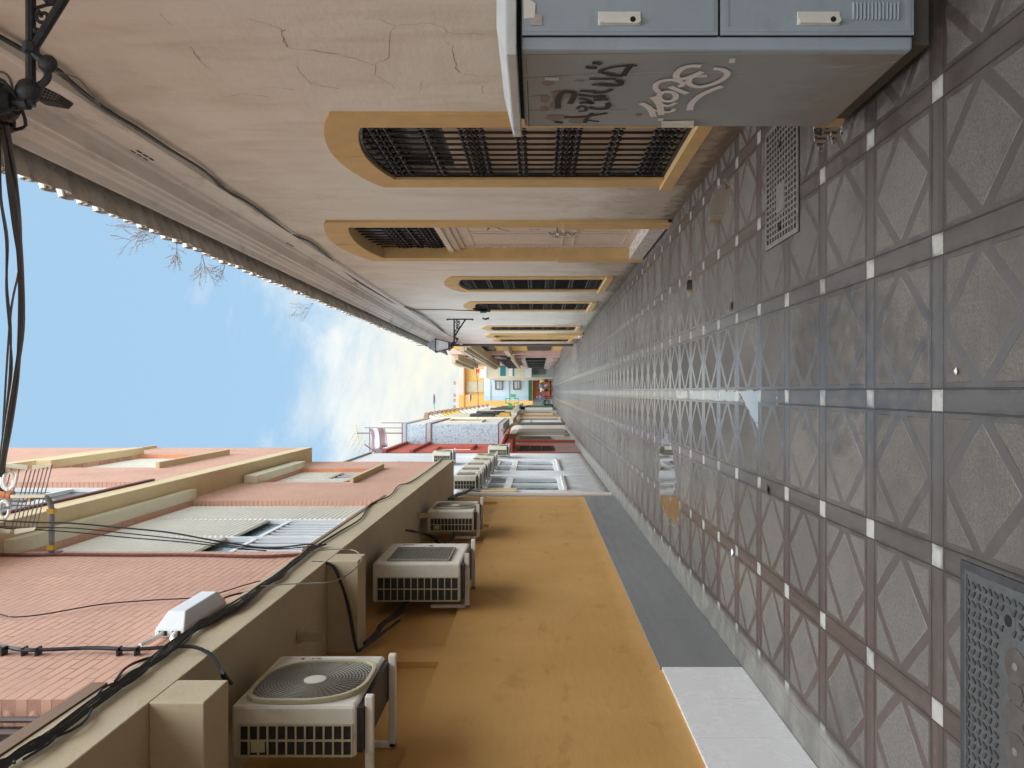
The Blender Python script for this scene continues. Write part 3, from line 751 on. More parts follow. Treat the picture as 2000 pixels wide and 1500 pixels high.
for (a, b_, c_, d_) in ((240, 460, 330, 540), (250, 340, 370, 385), (330, 420, 520, 500), (240, 560, 320, 610), (350, 430, 450, 560), (700, 370, 900, 400), (820, 480, 850, 560), (270, 640, 480, 690), (480, 660, 640, 720), (1070, 625, 1130, 652), (530, 335, 640, 350), (330, 500, 420, 600)):
    n = 11; cxx, cyy = (a + c_) / 2, (b_ + d_) / 2
    pl = [cs(cxx + (c_ - a) / 2 * math.cos(2 * math.pi * i / n) * random.uniform(.75, 1.2), cyy + (d_ - b_) / 2 * math.sin(2 * math.pi * i / n) * random.uniform(.75, 1.2), random.uniform(.0001, .0003)) for i in range(n)]
    MB().add([*pl, cs(cxx, cyy, .0003)], [(i, (i + 1) % n, n) for i in range(n)]).build('scraped_patch', 'patch', cb)
bt = MB()
NS = [0]
def stroke(mb, L, wd, k=4, off=.0006):
    NS[0] += 1; off += NS[0] * .00012; wd *= .68 if off < .004 and mb is bt else .85
    mb.ribbon(catmull([cs(a, b_, off) for a, b_ in L], k) if k > 1 else [cs(a, b_, off) for a, b_ in L], wd, (-1, 0, 0))
for L, wd in (([(450, 658), (620, 655), (830, 622)], .030), ([(630, 708), (660, 655), (700, 622)], .034), ([(640, 685), (700, 690), (755, 698)], .022), ([(370, 698), (440, 708)], .038),
              ([(565, 585), (600, 562), (640, 575), (640, 605)], .026), ([(575, 610), (650, 600)], .02), ([(665, 572), (740, 585), (815, 580), (838, 550), (820, 535)], .040),
              ([(585, 535), (650, 530), (700, 540), (640, 505), (580, 495)], .034), ([(700, 485), (760, 475), (815, 480)], .04), ([(710, 510), (780, 500), (830, 505)], .04), ([(760, 470), (765, 515)], .034),
              ([(575, 463), (700, 478)], .032), ([(700, 445), (800, 440), (870, 412)], .032), ([(590, 425), (650, 432), (730, 436)], .030), ([(690, 375), (760, 368), (830, 385)], .02),
              ([(400, 580), (400, 500), (440, 440), (520, 440), (540, 470), (500, 540)], .042), ([(670, 322), (780, 324), (905, 322)], .024), ([(760, 368), (840, 378), (930, 375), (945, 350), (900, 336)], .040),
              ([(640, 218), (690, 226), (740, 224)], .036), ([(695, 183), (735, 184), (775, 194)], .036), ([(755, 255), (860, 288), (965, 296)], .034), ([(965, 296), (1000, 240), (1035, 203)], .038), ([(760, 252), (880, 218), (1035, 203), (1085, 207)], .022)):
    stroke(bt, L, wd)
bt.build('black_graffiti', 'paint_black', cb)
wt = MB()
for L, wd in (([(1120, 530), (1180, 562), (1210, 600), (1230, 650)], .036), ([(1130, 535), (1200, 580), (1300, 605), (1380, 603), (1410, 578)], .026), ([(1215, 475), (1255, 505), (1285, 560), (1295, 632)], .038),
              ([(1270, 480), (1285, 530), (1350, 555), (1425, 525)], .026), ([(1350 + 75 * math.cos(a), 472 + 42 * math.sin(a)) for a in [i * math.pi / 5 for i in range(11)]], .032),
              ([(1290, 445), (1248, 405), (1250, 365), (1295, 338), (1370, 326), (1440, 335), (1478, 355), (1475, 375), (1440, 385)], .030), ([(1370, 385), (1440, 415), (1520, 445)], .034),
              ([(1640, 207), (1560, 205), (1480, 225), (1430, 270), (1428, 305), (1455, 320), (1520, 308), (1600, 278), (1650, 255)], .034),
              ([(1600, 288), (1545, 310), (1532, 350), (1575, 380), (1650, 385), (1760, 355), (1845, 308), (1868, 265), (1820, 235), (1750, 228)], .032),
              ([(1540, 590), (1560, 530), (1630, 465), (1720, 420), (1825, 380)], .036), ([(1885, 160), (1935, 156)], .05), ([(1270, 672), (1312, 672)], .042)):
    stroke(wt, L, wd, 4, .0008)
wt.build('white_graffiti', 'paint_white', cb)
pp = MB().add([cs(1290, 700, .004), cs(1300, 688, .004), cs(1580, 684, .002), cs(1575, 712, .01), cs(1585, 745, .004), cs(1320, 742, .004)], [(0, 1, 2, 3, 4, 5)])
pp.add([cs(1290, 712, .012), cs(1575, 706, .012), cs(1575, 716, .014), cs(1300, 722, .014)], [(0, 1, 2, 3)])
pp.build('torn_notice', 'handle', cb)

# ================================================================== cables under the right cornice
def cable_bundle(name, label, pts, n, r, spread, m_='cable', sm=4, seg=5, extra=None):
    g = MB()
    for k in range(n):
        off = [Vector((0, random.uniform(-spread, spread), random.uniform(-spread, spread))) for _ in pts]
        g.tube([q + o for q, o in zip(pts, off)], r * random.uniform(.7, 1.2), seg, sm)
    o = g.build(name, m_, None, smooth=True)
    return tag(o, label, 'cable')
rc = []
for x, y in ((-160, -40), (-40, 40), (50, 92), (110, 128), (160, 172), (215, 213), (260, 240), (330, 285), (400, 330), (440, 368), (490, 395), (568, 453), (610, 472), (660, 515), (700, 548), (745, 575), (770, 590), (815, 608), (850, 632), (880, 660), (895, 668)):
    q = on_x(x, y, XR - .012); q.x = 1.965; rc.append(q)
cable_bundle('cable_bundle', 'black cable bundle sagging along the white wall just below the right cornice', rc, 6, .010, .018)
g = MB().tube([on_x(100, 137, 1.955), on_x(150, 152, 1.955), on_x(170, 172, 1.955), on_x(195, 205, 1.955)], .005, 5, 4).tube([on_x(95, 133, 1.955), on_x(140, 165, 1.955), on_x(190, 200, 1.955)], .004, 5, 4)
tag(g.build('grey_cable', 'cable_grey', smooth=True), 'thin grey cables fanning out of the bundle beside the near lamp arm', 'cable')
g = MB().tube([on_x(800, 605, 1.97), on_x(860, 605, 1.97), on_x(900, 606, 1.97), on_x(930, 607, 1.97), on_x(955, 608, 1.96)], .012, 5, 3)
tag(g.build('drop_cable', 'cable_brown', smooth=True), 'thin dark cable running down the white wall beside the barred window before the lamp', 'cable')
g = MB().tube([on_x(925, 603, 1.96), on_x(945, 607.5, 1.93), on_x(957, 607, 1.93)], .03, 6).tube([on_x(938, 607, 1.95), on_x(950, 607, 1.95)], .05, 6)
tag(g.build('cable_anchor', 'iron', smooth=True), 'small black iron anchor on the wall beside the arched window', 'anchor')
g = MB().tube([on_x(943, 621.5, 1.96), on_x(947, 623.5, 1.93), on_x(955, 621.5, 1.96)], .025, 6)
tag(g.build('wall_hook', 'iron', smooth=True), 'tiny black iron hook on the wall below the wall lamp', 'hook')

# ================================================================== wall lanterns
def lantern(Y, label, name='wall_lantern'):
    L = thing(name, label, 'street lamp', (XR, Y, 3.79), 'wall lanterns on scrolled iron arms')
    g = MB().box(XR - .03, XR, Y - .02, Y + .02, 3.32, 3.95)
    for z in (3.30, 3.97): g.ball((XR - .02, Y, z), .03, 8, 4)
    g.build('wall_plate', 'iron_lamp', L)
    g = MB().tube([(XR - .02, Y, 3.79), (1.27, Y, 3.79)], .021, 8); g.lathe([(.02, -.03), (.034, -.02), (.034, .02), (.02, .03)], (1.523, Y, 3.79), 'X', 8)
    g.build('arm', 'iron_lamp', L, smooth=True)
    g = MB().tube([(XR - .02, Y, 3.48), (1.86, Y, 3.57), (1.53, Y, 3.775)], .020, 8)
    g.build('brace', 'iron_lamp', L, smooth=True)
    g = MB()
    def scroll(cx, cz, r, turns, a0, s):
        return [(cx + s * r * (1 - t * .75) * math.cos(a0 + t * turns * 2 * math.pi), Y, cz + r * (1 - t * .75) * math.sin(a0 + t * turns * 2 * math.pi)) for t in [i / 18 for i in range(19)]]
    g.tube(scroll(1.90, 3.68, .075, 1.4, 0, 1), .014, 6); g.tube(scroll(1.765, 3.70, .062, 1.3, 2.2, -1), .014, 6)
    g.tube(scroll(1.665, 3.735, .036, 1.2, .5, 1), .009, 6); g.ball((1.90, Y, 3.68), .022, 8, 4); g.ball((1.765, Y, 3.70), .02, 8, 4); g.ball((1.60, Y, 3.765), .018, 8, 4)
    g.tube([(1.80, Y, 3.62), (1.72, Y, 3.70), (1.70, Y, 3.775)], .009, 6)
    g.build('scroll', 'iron_lamp', L, smooth=True)
    g = MB().ball((1.455, Y, 3.715), .042, 10, 6, (1, .7, 1)); g.tube([(1.50, Y, 3.78), (1.475, Y, 3.74)], .02, 6)
    g.tube([(1.44, Y, 3.72), (1.40, Y, 3.715), (1.37, Y, 3.735), (1.35, Y, 3.775)], .016, 6, 3)
    g.ball((1.335, Y, 3.80), .058, 10, 6, (1, .8, .95))
    g.build('tip_ornament', 'iron_lamp', L, smooth=True)
    cx = 1.28
    g = MB().tube([(cx, Y, 3.80), (cx, Y, 3.88)], .028, 8)
    for a in range(4):
        ca, sa = math.cos(a * math.pi / 2 + .78), math.sin(a * math.pi / 2 + .78)
        g.tube([(cx, Y, 3.84), (cx + .10 * ca, Y + .10 * sa, 3.86), (cx + .125 * ca, Y + .125 * sa, 3.93)], .008, 5, 3)
    g.lathe([(.05, 3.86), (.075, 3.885), (.03, 3.90)], (cx, Y, 0), 'Z', 12)
    g.build('lantern_base', 'iron_lamp', L, smooth=True)
    b0, b1, z0, z1 = .088, .172, 3.93, 4.27
    g = MB()
    cor = [(-1, -1), (1, -1), (1, 1), (-1, 1)]
    for sx, sy in cor: g.tube([(cx + sx * b0, Y + sy * b0, z0), (cx + sx * b1, Y + sy * b1, z1)], .011, 5)
    for bb, zz, rr in ((b0, z0, .013), (b1, z1, .016)):
        for (ax, ay), (bx, by) in zip(cor, cor[1:] + cor[:1]): g.tube([(cx + ax * bb, Y + ay * bb, zz), (cx + bx * bb, Y + by * bb, zz)], rr, 5)
    fr = g.build('lantern_frame', 'iron_lamp', L)
    gl = MB()
    for (ax, ay), (bx, by) in zip(cor, cor[1:] + cor[:1]):
        k0, k1 = b0 - .004, b1 - .004
        gl.add([(cx + ax * k0, Y + ay * k0, z0), (cx + bx * k0, Y + by * k0, z0), (cx + bx * k1, Y + by * k1, z1), (cx + ax * k1, Y + ay * k1, z1)], [(0, 1, 2, 3)])
    gl.build('pane', simple('frosted_lantern_glass', (212, 214, 220), .3), fr)
    g = MB()
    def pyr(b0_, z0_, b1_, z1_):
        vs = [(cx + a * b0_, Y + c * b0_, z0_) for a, c in cor] + [(cx + a * b1_, Y + c * b1_, z1_) for a, c in cor]
        g.add(vs, [(0, 1, 5, 4), (1, 2, 6, 5), (2, 3, 7, 6), (3, 0, 4, 7), (4, 5, 6, 7), (3, 2, 1, 0)])
    pyr(.195, 4.275, .185, 4.29); pyr(.18, 4.291, .09, 4.43); pyr(.10, 4.431, .07, 4.47); pyr(.05, 4.471, .02, 4.52)
    rfp = g.build('lantern_roof', 'iron_lamp', L)
    MB().tube([(cx, Y, 4.52), (cx, Y, 4.79)], .006, 5).ball((cx, Y, 4.55), .022, 8, 5).build('finial', 'iron_lamp', rfp, smooth=True)
    return L
lantern(3.417, 'near iron lamp arm and lantern base, cut by the top-left corner')
lantern(20.76, 'complete black lantern on a scrolled iron arm, farther along the white wall')
# small floodlight fixed at the near lamp
fl = thing('floodlight', 'small dark floodlight with honeycomb grid, fixed beside the near lamp arm', 'floodlight', at(85, 175, 3.6))
q0, q1, q2, q3 = at(68, 160, 3.5), at(60, 190, 3.5), at(110, 199, 3.62), at(122, 187, 3.62)
ux = (q2 - q1).normalized(); uy = (q0 - q1).normalized()
g = MB(); dpt = Vector((0, .10, .0))
g.add([q0, q1, q2, q3, q0 + dpt, q1 + dpt, q2 + dpt, q3 + dpt], [(0, 1, 2, 3), (7, 6, 5, 4), (0, 4, 5, 1), (1, 5, 6, 2), (2, 6, 7, 3), (3, 7, 4, 0)])
g.build('housing', 'iron', fl, bevel=.006)
g = MB()
for i in range(1, 8): g.tube([q0.lerp(q3, i / 8) - Vector((0, .004, 0)), q1.lerp(q2, i / 8) - Vector((0, .004, 0))], .0028, 4)
for j in (.25, .5, .75): g.tube([q0.lerp(q1, j) - Vector((0, .004, 0)), q3.lerp(q2, j) - Vector((0, .004, 0))], .0028, 4)
g.build('honeycomb_grid', 'galv', fl)
g = MB().tube([at(-10, 140, 3.42), at(8, 142, 3.42), at(20, 155, 3.42), at(24, 178, 3.42), at(15, 190, 3.42), at(-5, 194, 3.42)], .006, 6, 4)
g.tube([at(20, 216, 3.42), at(40, 212, 3.42), at(43, 198, 3.42), at(38, 194, 3.42)], .006, 6, 4)
tag(g.build('lamp_wire', 'cable_grey', smooth=True), 'looped grey wires round the near lantern base', 'wire')
g = MB().tube([at(-60, 205, 3.42), at(6, 205, 3.42), at(17, 208, 3.42)], .045, 10).tube([at(-10, 232, 3.42), at(25, 234, 3.42)], .012, 6)
tag(g.build('junction_tube', simple('brown_tube', (96, 78, 72), .5), smooth=True), 'brownish junction tube under the near lantern where the overhead cables start', 'junction box')

# overhead cables from the near lamp to the antenna pole
def sweep(path, ys): return [at(x, y, Y) for (x, y), Y in zip(path, ys)]
ys = [3.42, 3.7, 4.1, 4.5, 4.9, 5.3, 5.8, 6.3, 6.7]
cable_bundle('overhead_cable', 'thick twisted black cable crossing the sky at the left edge',
             sweep([(6, 240), (17, 330), (32, 440), (39, 540), (41, 640), (32, 740), (18, 830), (8, 900), (2, 965)], ys), 4, .014, .010, sm=5)
cable_bundle('overhead_cable', 'thinner black cable crossing the sky just inside the thick twisted one',
             sweep([(14, 243), (28, 330), (38, 420), (40, 480), (36, 530), (22, 600), (14, 700), (8, 800), (0, 940)], ys), 1, .008, 0, sm=5)
cable_bundle('overhead_cable', 'pair of thin cables hugging the left edge of the sky, above the thick twisted one',
             sweep([(-6, 250), (4, 380), (10, 470), (14, 560), (20, 640), (22, 720), (14, 790), (2, 880), (-6, 960)], ys), 2, .006, .012, sm=5)

# dry weeds on the eave
def weed(root, d0, n, ln, label, tips=True, grp='dry weeds on the tiled eave'):
    ln *= .72; t = thing('roof_weed', label, 'weed', root, grp)
    g = MB(); tp = MB()
    def branch(p, d, L, lvl):
        pts = [p]; q = p.copy(); dd = d.normalized()
        for i in range(4):
            dd = (dd + Vector((random.uniform(-.3, .3), random.uniform(-.3, .3), random.uniform(-.25, .3))) * .6).normalized(); q = q + dd * L / 4; pts.append(q.copy())
            if lvl < 2 and i > 0:
                for _ in range(2 if lvl < 1 else 1): branch(q, (dd + Vector((random.uniform(-1, 1), random.uniform(-1, 1), random.uniform(-.6, .9))) * .9).normalized(), L * .5, lvl + 1)
        g.tube(pts, .0032 / (lvl + 1) ** .5, 4, r_end=.0012, cap=False)
        if tips: tp.ball(pts[-1], .0055, 5, 3)
    for _ in range(n): branch(Vector(root), Vector(d0) + Vector((random.uniform(-.5, .5), random.uniform(-.5, .5), random.uniform(-.3, .3))), ln * random.uniform(.6, 1.1), 0)
    g.build('stem', 'weed', t)
    if tips: tp.build('seed_head', 'weed_tip', t)['kind'] = 'stuff'
weed(on_x(318, 452, 1.60), (-.05, 0, 1), 4, .42, 'bushiest dry weed with pink seed heads, standing on the tiled eave')
weed(on_x(345, 470, 1.56), (-1, 0, .25), 3, .34, 'loose dry weed leaning over the street just past the bushiest one')
weed(on_x(395, 492, 1.56), (-1, 0, .1), 3, .40, 'dry weed hanging outward from the eave, third from the lamp')
weed(on_x(440, 515, 1.56), (-.8, 0, .6), 4, .26, 'bare twiggy weed on the eave past the hanging ones', tips=False)
weed(on_x(612, 592, 1.56), (-.6, 0, .6), 3, .4, 'small faint weed far along the tiled eave')

# ================================================================== ground ironwork
gr = thing('drain_grating', 'grey square-holed drain grating let into the paving beside the white wall', 'grating', (1.35, 4.9, 0))
x0, x1, y0, y1 = .957, 1.74, 4.57, 5.22
MB().box(x0, x1, y0, y1, .001, .004).build('pit', 'hole', gr)
g = MB(); nx, ny = 19, 7
g.ring([(x0, y0), (x1, y0), (x1, y1), (x0, y1)], [(x0 + .03, y0 + .03), (x1 - .03, y0 + .03), (x1 - .03, y1 - .03), (x0 + .03, y1 - .03)], .0045, .013, 'Z')
for i in range(1, nx): x = x0 + .03 + (x1 - x0 - .06) * i / nx; g.box(x - .0062, x + .0062, y0 + .03, y1 - .03, .0045, .012)
for j in range(1, 11): y = y0 + .03 + (y1 - y0 - .06) * j / 11; g.box(x0 + .03, x1 - .03, y - .0095, y + .0095, .0045, .0112)
g.box(1.15, 1.32, 4.82, 4.98, .0125, .0145)
g.build('grate', 'grating', gr)
MB().lathe([(.028, .0145), (.028, .0160)], (1.06, 4.92, 0), 'Z', 14).lathe([(.022, .0145), (.022, .0155)], (1.58, 4.9, 0), 'Z', 14).build('lifting_hole', 'hole', gr)

mh = thing('manhole_cover', 'dark chequered steel manhole cover with a round-lettered emblem, cut by the bottom-right corner', 'manhole cover', (-1.0, 2.4, 0))
x0, x1, y0, y1 = -1.47, -.635, 1.95, 2.785
MB().ring([(x0 - .03, y0 - .03), (x1 + .03, y0 - .03), (x1 + .03, y1 + .03), (x0 - .03, y1 + .03)], [(x0 - .002, y0), (x1, y0), (x1, y1), (x0, y1)], .001, .011, 'Z').build('frame', 'cast_dark', mh)
MB().box(x0, x1, y0, y1, .001, .009).ring([(x0, y0), (x1, y0), (x1, y1), (x0, y1)], [(x0 + .012, y0 + .012), (x1 - .012, y0 + .012), (x1 - .012, y1 - .012), (x0 + .012, y1 - .012)], .009, .0125, 'Z').build('plate', 'cast', mh)
g = MB()
def drop(cx, cy, a, L=.026, w_=.009, z=.0092, h=.004):
    ca, sa = math.cos(a), math.sin(a); pts = []
    for t_, w2 in ((-1, .35), (-.6, .5), (0, .75), (.55, 1.0), (.85, .9), (1.05, .4)): pts.append((t_ * L / 2, w2 * w_ / 2 * 1.6))
    poly = [(cx + u * ca - v_ * sa, cy + u * sa + v_ * ca) for u, v_ in pts] + [(cx + u * ca + v_ * sa, cy + u * sa - v_ * ca) for u, v_ in reversed(pts)]
    g.prism(poly, z, z + h, 'Z')
st = .0335
for i in range(26):
    for j in range(26):
        x = x0 + .022 + i * st; y = y1 - .022 - j * st
        if x > x1 - .015 or y < y0 + .015: continue
        if y < 2.57 and x < -.80 and y > 2.40: continue
        if (x + .745) ** 2 + (y - 2.53) ** 2 < .045 ** 2: continue
        drop(x, y, (.75 if (i + j) % 2 else 2.5) + 1.57 * (j % 2))
g.build('tread_pattern', 'cast_dark', mh)
MB().lathe([(.040, .0090), (.040, .0102)], (-.745, 2.53, 0), 'Z', 20).build('lifting_boss', 'cast', mh)
MB().lathe([(.020, .0102), (.020, .0112)], (-.745, 2.53, 0), 'Z', 20).build('lifting_hole', 'hole', mh)
g = MB()
for cx in (-.881, -1.155): g.lathe([(.058, .0092), (.058, .0122)], (cx, 2.49, 0), 'Z', 28)
bl = [(-.955, 2.535), (-.93, 2.51), (-.935, 2.47), (-.965, 2.452), (-.985, 2.47), (-1.0, 2.505), (-1.03, 2.52), (-1.075, 2.49), (-1.09, 2.43), (-1.045, 2.455), (-1.03, 2.43), (-1.0, 2.425), (-.97, 2.44)]
g.prism([(-.935, 2.50), (-.955, 2.53), (-.985, 2.53), (-1.005, 2.50), (-1.0, 2.465), (-.97, 2.445), (-.94, 2.46)], .0092, .0122, 'Z')
g.prism([(-.998, 2.52), (-1.03, 2.545), (-1.06, 2.53), (-1.085, 2.48), (-1.09, 2.43), (-1.06, 2.455), (-1.035, 2.435), (-1.01, 2.44), (-1.008, 2.48)], .0092, .0121, 'Z')
g.build('emblem', 'cast_brown', mh)
for cx in (-.881, -1.155): MB().lathe([(.013, .0122), (.013, .0138)], (cx, 2.49, 0), 'Z', 18).build('emblem_dot', 'grating', mh)
# litter
for i, (x, y, lab, c, s_) in enumerate(((1430, 1078, 'scrap of white paper beside a white paving square', (220, 226, 232), .03), (1866, 724, 'white crumb of litter on the near paving', (226, 226, 220), .014),
                                       (1428, 597, 'brown dead leaf lying on the paving joint', (98, 68, 50), .045), (1502, 955, 'dark twig on the paving left of the gutter', (48, 42, 38), .05), (1195, 975, 'crumpled white litter at the foot of the white house', (214, 218, 226), .05))):
    q = on_z(x, y, .01); g = MB(); n = 7
    vs = [(q.x + s_ * random.uniform(.5, 1.1) * math.cos(2 * math.pi * k / n), q.y + s_ * (.5 if i != 3 else .2) * random.uniform(.5, 1.1) * math.sin(2 * math.pi * k / n) * 2, .006 + random.uniform(0, s_ * .4)) for k in range(n)]
    vs.append((q.x, q.y, .012 + s_ * .3)); vs.append((q.x, q.y, .004))
    g.add(vs, [(k, (k + 1) % n, n) for k in range(n)] + [((k + 1) % n, k, n + 1) for k in range(n)])
    tag(g.build('dead_leaf' if i == 2 else 'twig' if i == 3 else 'litter', simple('litter_%d' % i, c)), lab, 'leaf' if i == 2 else 'twig' if i == 3 else 'litter')

# ================================================================== LEFT: ochre ground floor, pink brick upper floors
XL, XU, X2 = -2.09, -1.38, -1.10
YE = 15.6
lb = thing('brick_apartment_block', 'pink painted brick apartment block with ochre ground floor, overhanging the left of the street', 'apartment block', (XL, 0, 0))
MB().box(XL, XL - .3, -7, YE, 0, 2.32).build('ochre_wall', 'ochre_wall', lb)
g = MB().box(XL - .05, XL - .3, -7, YE, 2.32, 3.24)
for a, b_ in ((6.02, 6.34), (12.35, 12.55), (14.9, 15.6)): g.box(XL - .001, XL - .05, a, b_, 2.32, 3.24)
g.build('recessed_ochre_band', 'ochre_wall', lb)
bt_ = MB(); jt = MB()
yy = 5.84
while yy > -7: bt_.box(XL + .001, XL + .022, yy - .593, yy, 0.004, .61); yy -= .60
bt_.build('white_base_tiles', 'white_tile', lb, bevel=.0015)
g = MB(); yy = 5.843
while yy < YE - .01: g.box(XL + .001, XL + .020, yy, min(yy + 1.198, YE - .002), .004, .625); yy += 1.20
g.build('grey_base_tiles', 'grey_tile', lb, bevel=.0015)
# overhang: soffit slab, fascia and hanging beams
g = MB().box(-1.345, XL - .3, -7, YE, 3.24, 3.54)
g.build('overhang_slab', 'tan', lb, bevel=.006)
for a, b_, z in ((3.36, 3.63, 3.0), (6.2, 6.48, 2.99), (.6, .9, 3.0)):
    MB().box(-1.3452, XL, a, b_, z, 3.2395).build('hanging_beam', 'tan', lb, bevel=.006)
# first-floor brick wall with openings
def rect(y0, y1, z0, z1): return [(y0, z0), (y0, z1), (y1, z1), (y1, z0)]
WA = (6.74, 9.92, 3.58, 6.0); WB = (12.0, 14.15, 4.44, 5.85); WN = (1.2, 3.48, 3.62, 5.9)
MB().sheet([(-7, 3.54), (YE, 3.54), (YE, 6.1), (-7, 6.1)], [rect(*WA), rect(*WB), rect(*WN)], XU, XU - .14).box(XU - .4, XU - .001, YE - .01, YE, 3.54, 6.1).build('brick_wall', 'brick', lb)
MB().box(XU - .2, XU - 4, -7, YE - .012, 3.55, 6.1).box(XL - .3, XL - 4, -7, YE - .012, 0, 3.53).build('rear_block', 'brick_jamb', lb)
# second floor and above
WC = (11.45, 13.8, 7.15, 8.66); WD = (6.3, 9.56, 6.40, 8.6); WE = (9.8, 12.6, 10.5, 12.4); WF = (3.0, 5.6, 7.0, 8.6)
MB().sheet([(-7, 6.34), (YE, 6.34), (YE, 13.5), (-7, 13.5)], [rect(*q) for q in (WC, WD, WE, WF)], X2, X2 - .14).box(X2 - .4, X2 - .001, YE - .01, YE, 6.34, 13.5).build('upper_brick_wall', 'brick', lb)
MB().box(X2 - .2, X2 - 4, -7, YE - .012, 6.34, 13.5).build('upper_rear_block', 'brick_jamb', lb)
MB().box(X2 + .006, XU - 2, -7, YE + .003, 6.1, 6.335).build('floor_beam', 'tan_light', lb, bevel=.004)
MB().box(X2 + .10, X2, 8.3, 13.8, 9.02, 9.22).box(X2 + .05, X2, -7, YE, 9.23, 9.28).build('floor_beam', 'tan_light', lb)
# shuttered windows
def slats(y0, y1, z0, z1, X, name, parent, pitch=.056):
    g = MB(); n = max(1, int((z1 - z0) / pitch)); pz = (z1 - z0) / n
    prof = [(X - .012, z0)]
    for i in range(n):
        z = z0 + i * pz; prof += [(X - .004, z + pz * .14), (X + .003, z + pz * .35), (X + .003, z + pz * .60), (X - .004, z + pz * .82), (X - .018, z + pz * .86), (X - .018, z + pz * .99)]
    prof += [(X - .012, z1), (X - .026, z1), (X - .026, z0)]
    ok = [prof[0]]
    for q in prof[1:]:
        if (Vector(q) - Vector(ok[-1])).length > 1e-5: ok.append(q)
    g.prism(ok, y0, y1, 'Y'); return g.build(name, 'slat', parent)
def shutter_window(Wn, X, drops, parent, nbar=5, rail=None, depth=.09, label=None, glass='glass_blue'):
    y0, y1, z0, z1 = Wn; n = len(drops); wv = (y1 - y0) / n
    g = MB().ring(rect(y0, y1, z0, z1), rect(y0 + .045, y1 - .045, z0 + .05, z1 - .03), X - depth - .03, X - depth + .02)
    for i in range(1, n): g.box(X - depth - .03, X - depth + .02, y0 + i * wv - .025, y0 + i * wv + .025, z0 + .05, z1 - .03)
    for i in range(n):
        if rail: g.box(X - depth - .028, X - depth + .012, y0 + i * wv + .045, y0 + (i + 1) * wv - .045, rail - .025, rail + .025)
    fr = g.build('window', 'white_alu', parent, label=label)
    MB().box(X - depth - .045, X - depth - .035, y0, y1, z0, z1).build('pane', glass, fr)
    for i, zb in enumerate(drops):
        if zb < z1 - .05: slats(y0 + i * wv + .027, y0 + (i + 1) * wv - .027, max(zb, z0 + .05), z1 - .03, X - depth + .026, 'roller_shutter', fr)
        if nbar and zb > z0 + .3:
            b = MB()
            for k in range(nbar):
                y = y0 + i * wv + wv * (k + 1) / (nbar + 1); b.box(X - depth - .012, X - depth + .006, y - .012, y + .012, z0 + .05, (rail or zb) - .026)
            b.build('window_bars', 'white_alu', fr)
    return fr
shutter_window(WA, XU, [4.68, 4.62, z0] if False else [4.68, 4.62, 3.63], lb, 6, 4.38, label='wide three-part window with cream roller shutters, two of them half raised')
shutter_window(WB, XU, [4.72, 5.10], lb, 3, None, label='small window with partly raised shutters past the wide one', glass='dark_glass')
shutter_window(WC, X2, [7.2, 7.2], lb, 0, None, label='upper window with closed pale shutters')
shutter_window(WD, X2, [8.0, 8.2, 8.1], lb, 0, 7.3, label='wide upper window with white frames, shutters raised')
shutter_window(WE, X2, [10.6, 10.6], lb, 0, None)
shutter_window(WF, X2, [7.1, 7.1], lb, 0, None)
# lintels and sills
for X, W_, pr, hh, mm in ((XU, WA, .13, .27, 'lintel'), (XU, WB, .12, .2, 'lintel'), (X2, WC, .12, .22, 'tan_light'), (X2, WE, .1, .2, 'tan_light'), (X2, WF, .1, .2, 'tan_light')):
    MB().box(X + pr, X + .001, W_[0] - .15, W_[1] + .17, W_[3], W_[3] + hh).build('lintel', mm, lb, bevel=.005)
for X, W_, pr, mm in ((XU, WB, .08, 'tan_light'), (X2, WC, .09, 'tan_light'), (X2, WE, .09, 'tan_light'), (X2, WD, .03, 'cable_brown')):
    MB().box(X + pr, X - .08, W_[0] - .12, W_[1] + .12, W_[2] - .06, W_[2] - .001).build('sill', mm, lb, bevel=.004)
MB().box(XU + .042, XU - .13, WA[0] - .1, WA[1] + .25, 3.541, 3.575).build('sill', simple('brown_sill', (128, 104, 84)), lb)
MB().box(XU + .042, XU - .13, .5, WN[1] + .1, 3.541, 3.61).build('sill', simple('brown_sill', (128, 104, 84)), lb)
# orange jambs and the near window with its brown pipe bars
for X, W_ in ((X2, WC), (XU, WB)):
    MB().box(X - .003, X - .08, W_[1] - .012, W_[1] - .001, W_[2], W_[3]).build('jamb', 'brick_jamb', lb)
g = MB()
for k in range(8): g.tube([(XU - .03, WN[1] - .14 - k * .13, 3.61), (XU - .03, WN[1] - .14 - k * .13, 5.9)], .014, 8)
nw = MB().box(XU - .135, XU - .12, WN[0], WN[1], WN[2], WN[3]).build('window', 'dark_glass', lb, label='near window, only a corner in view')
g.build('window_bars', simple('brown_bar', (92, 72, 66), .45), nw, smooth=True)
# drip and seam details on the soffit
MB().box(XL + .03, XL + .035, 5.25, 5.3, 2.9, 3.2).build('soffit_crack', 'crack', lb)

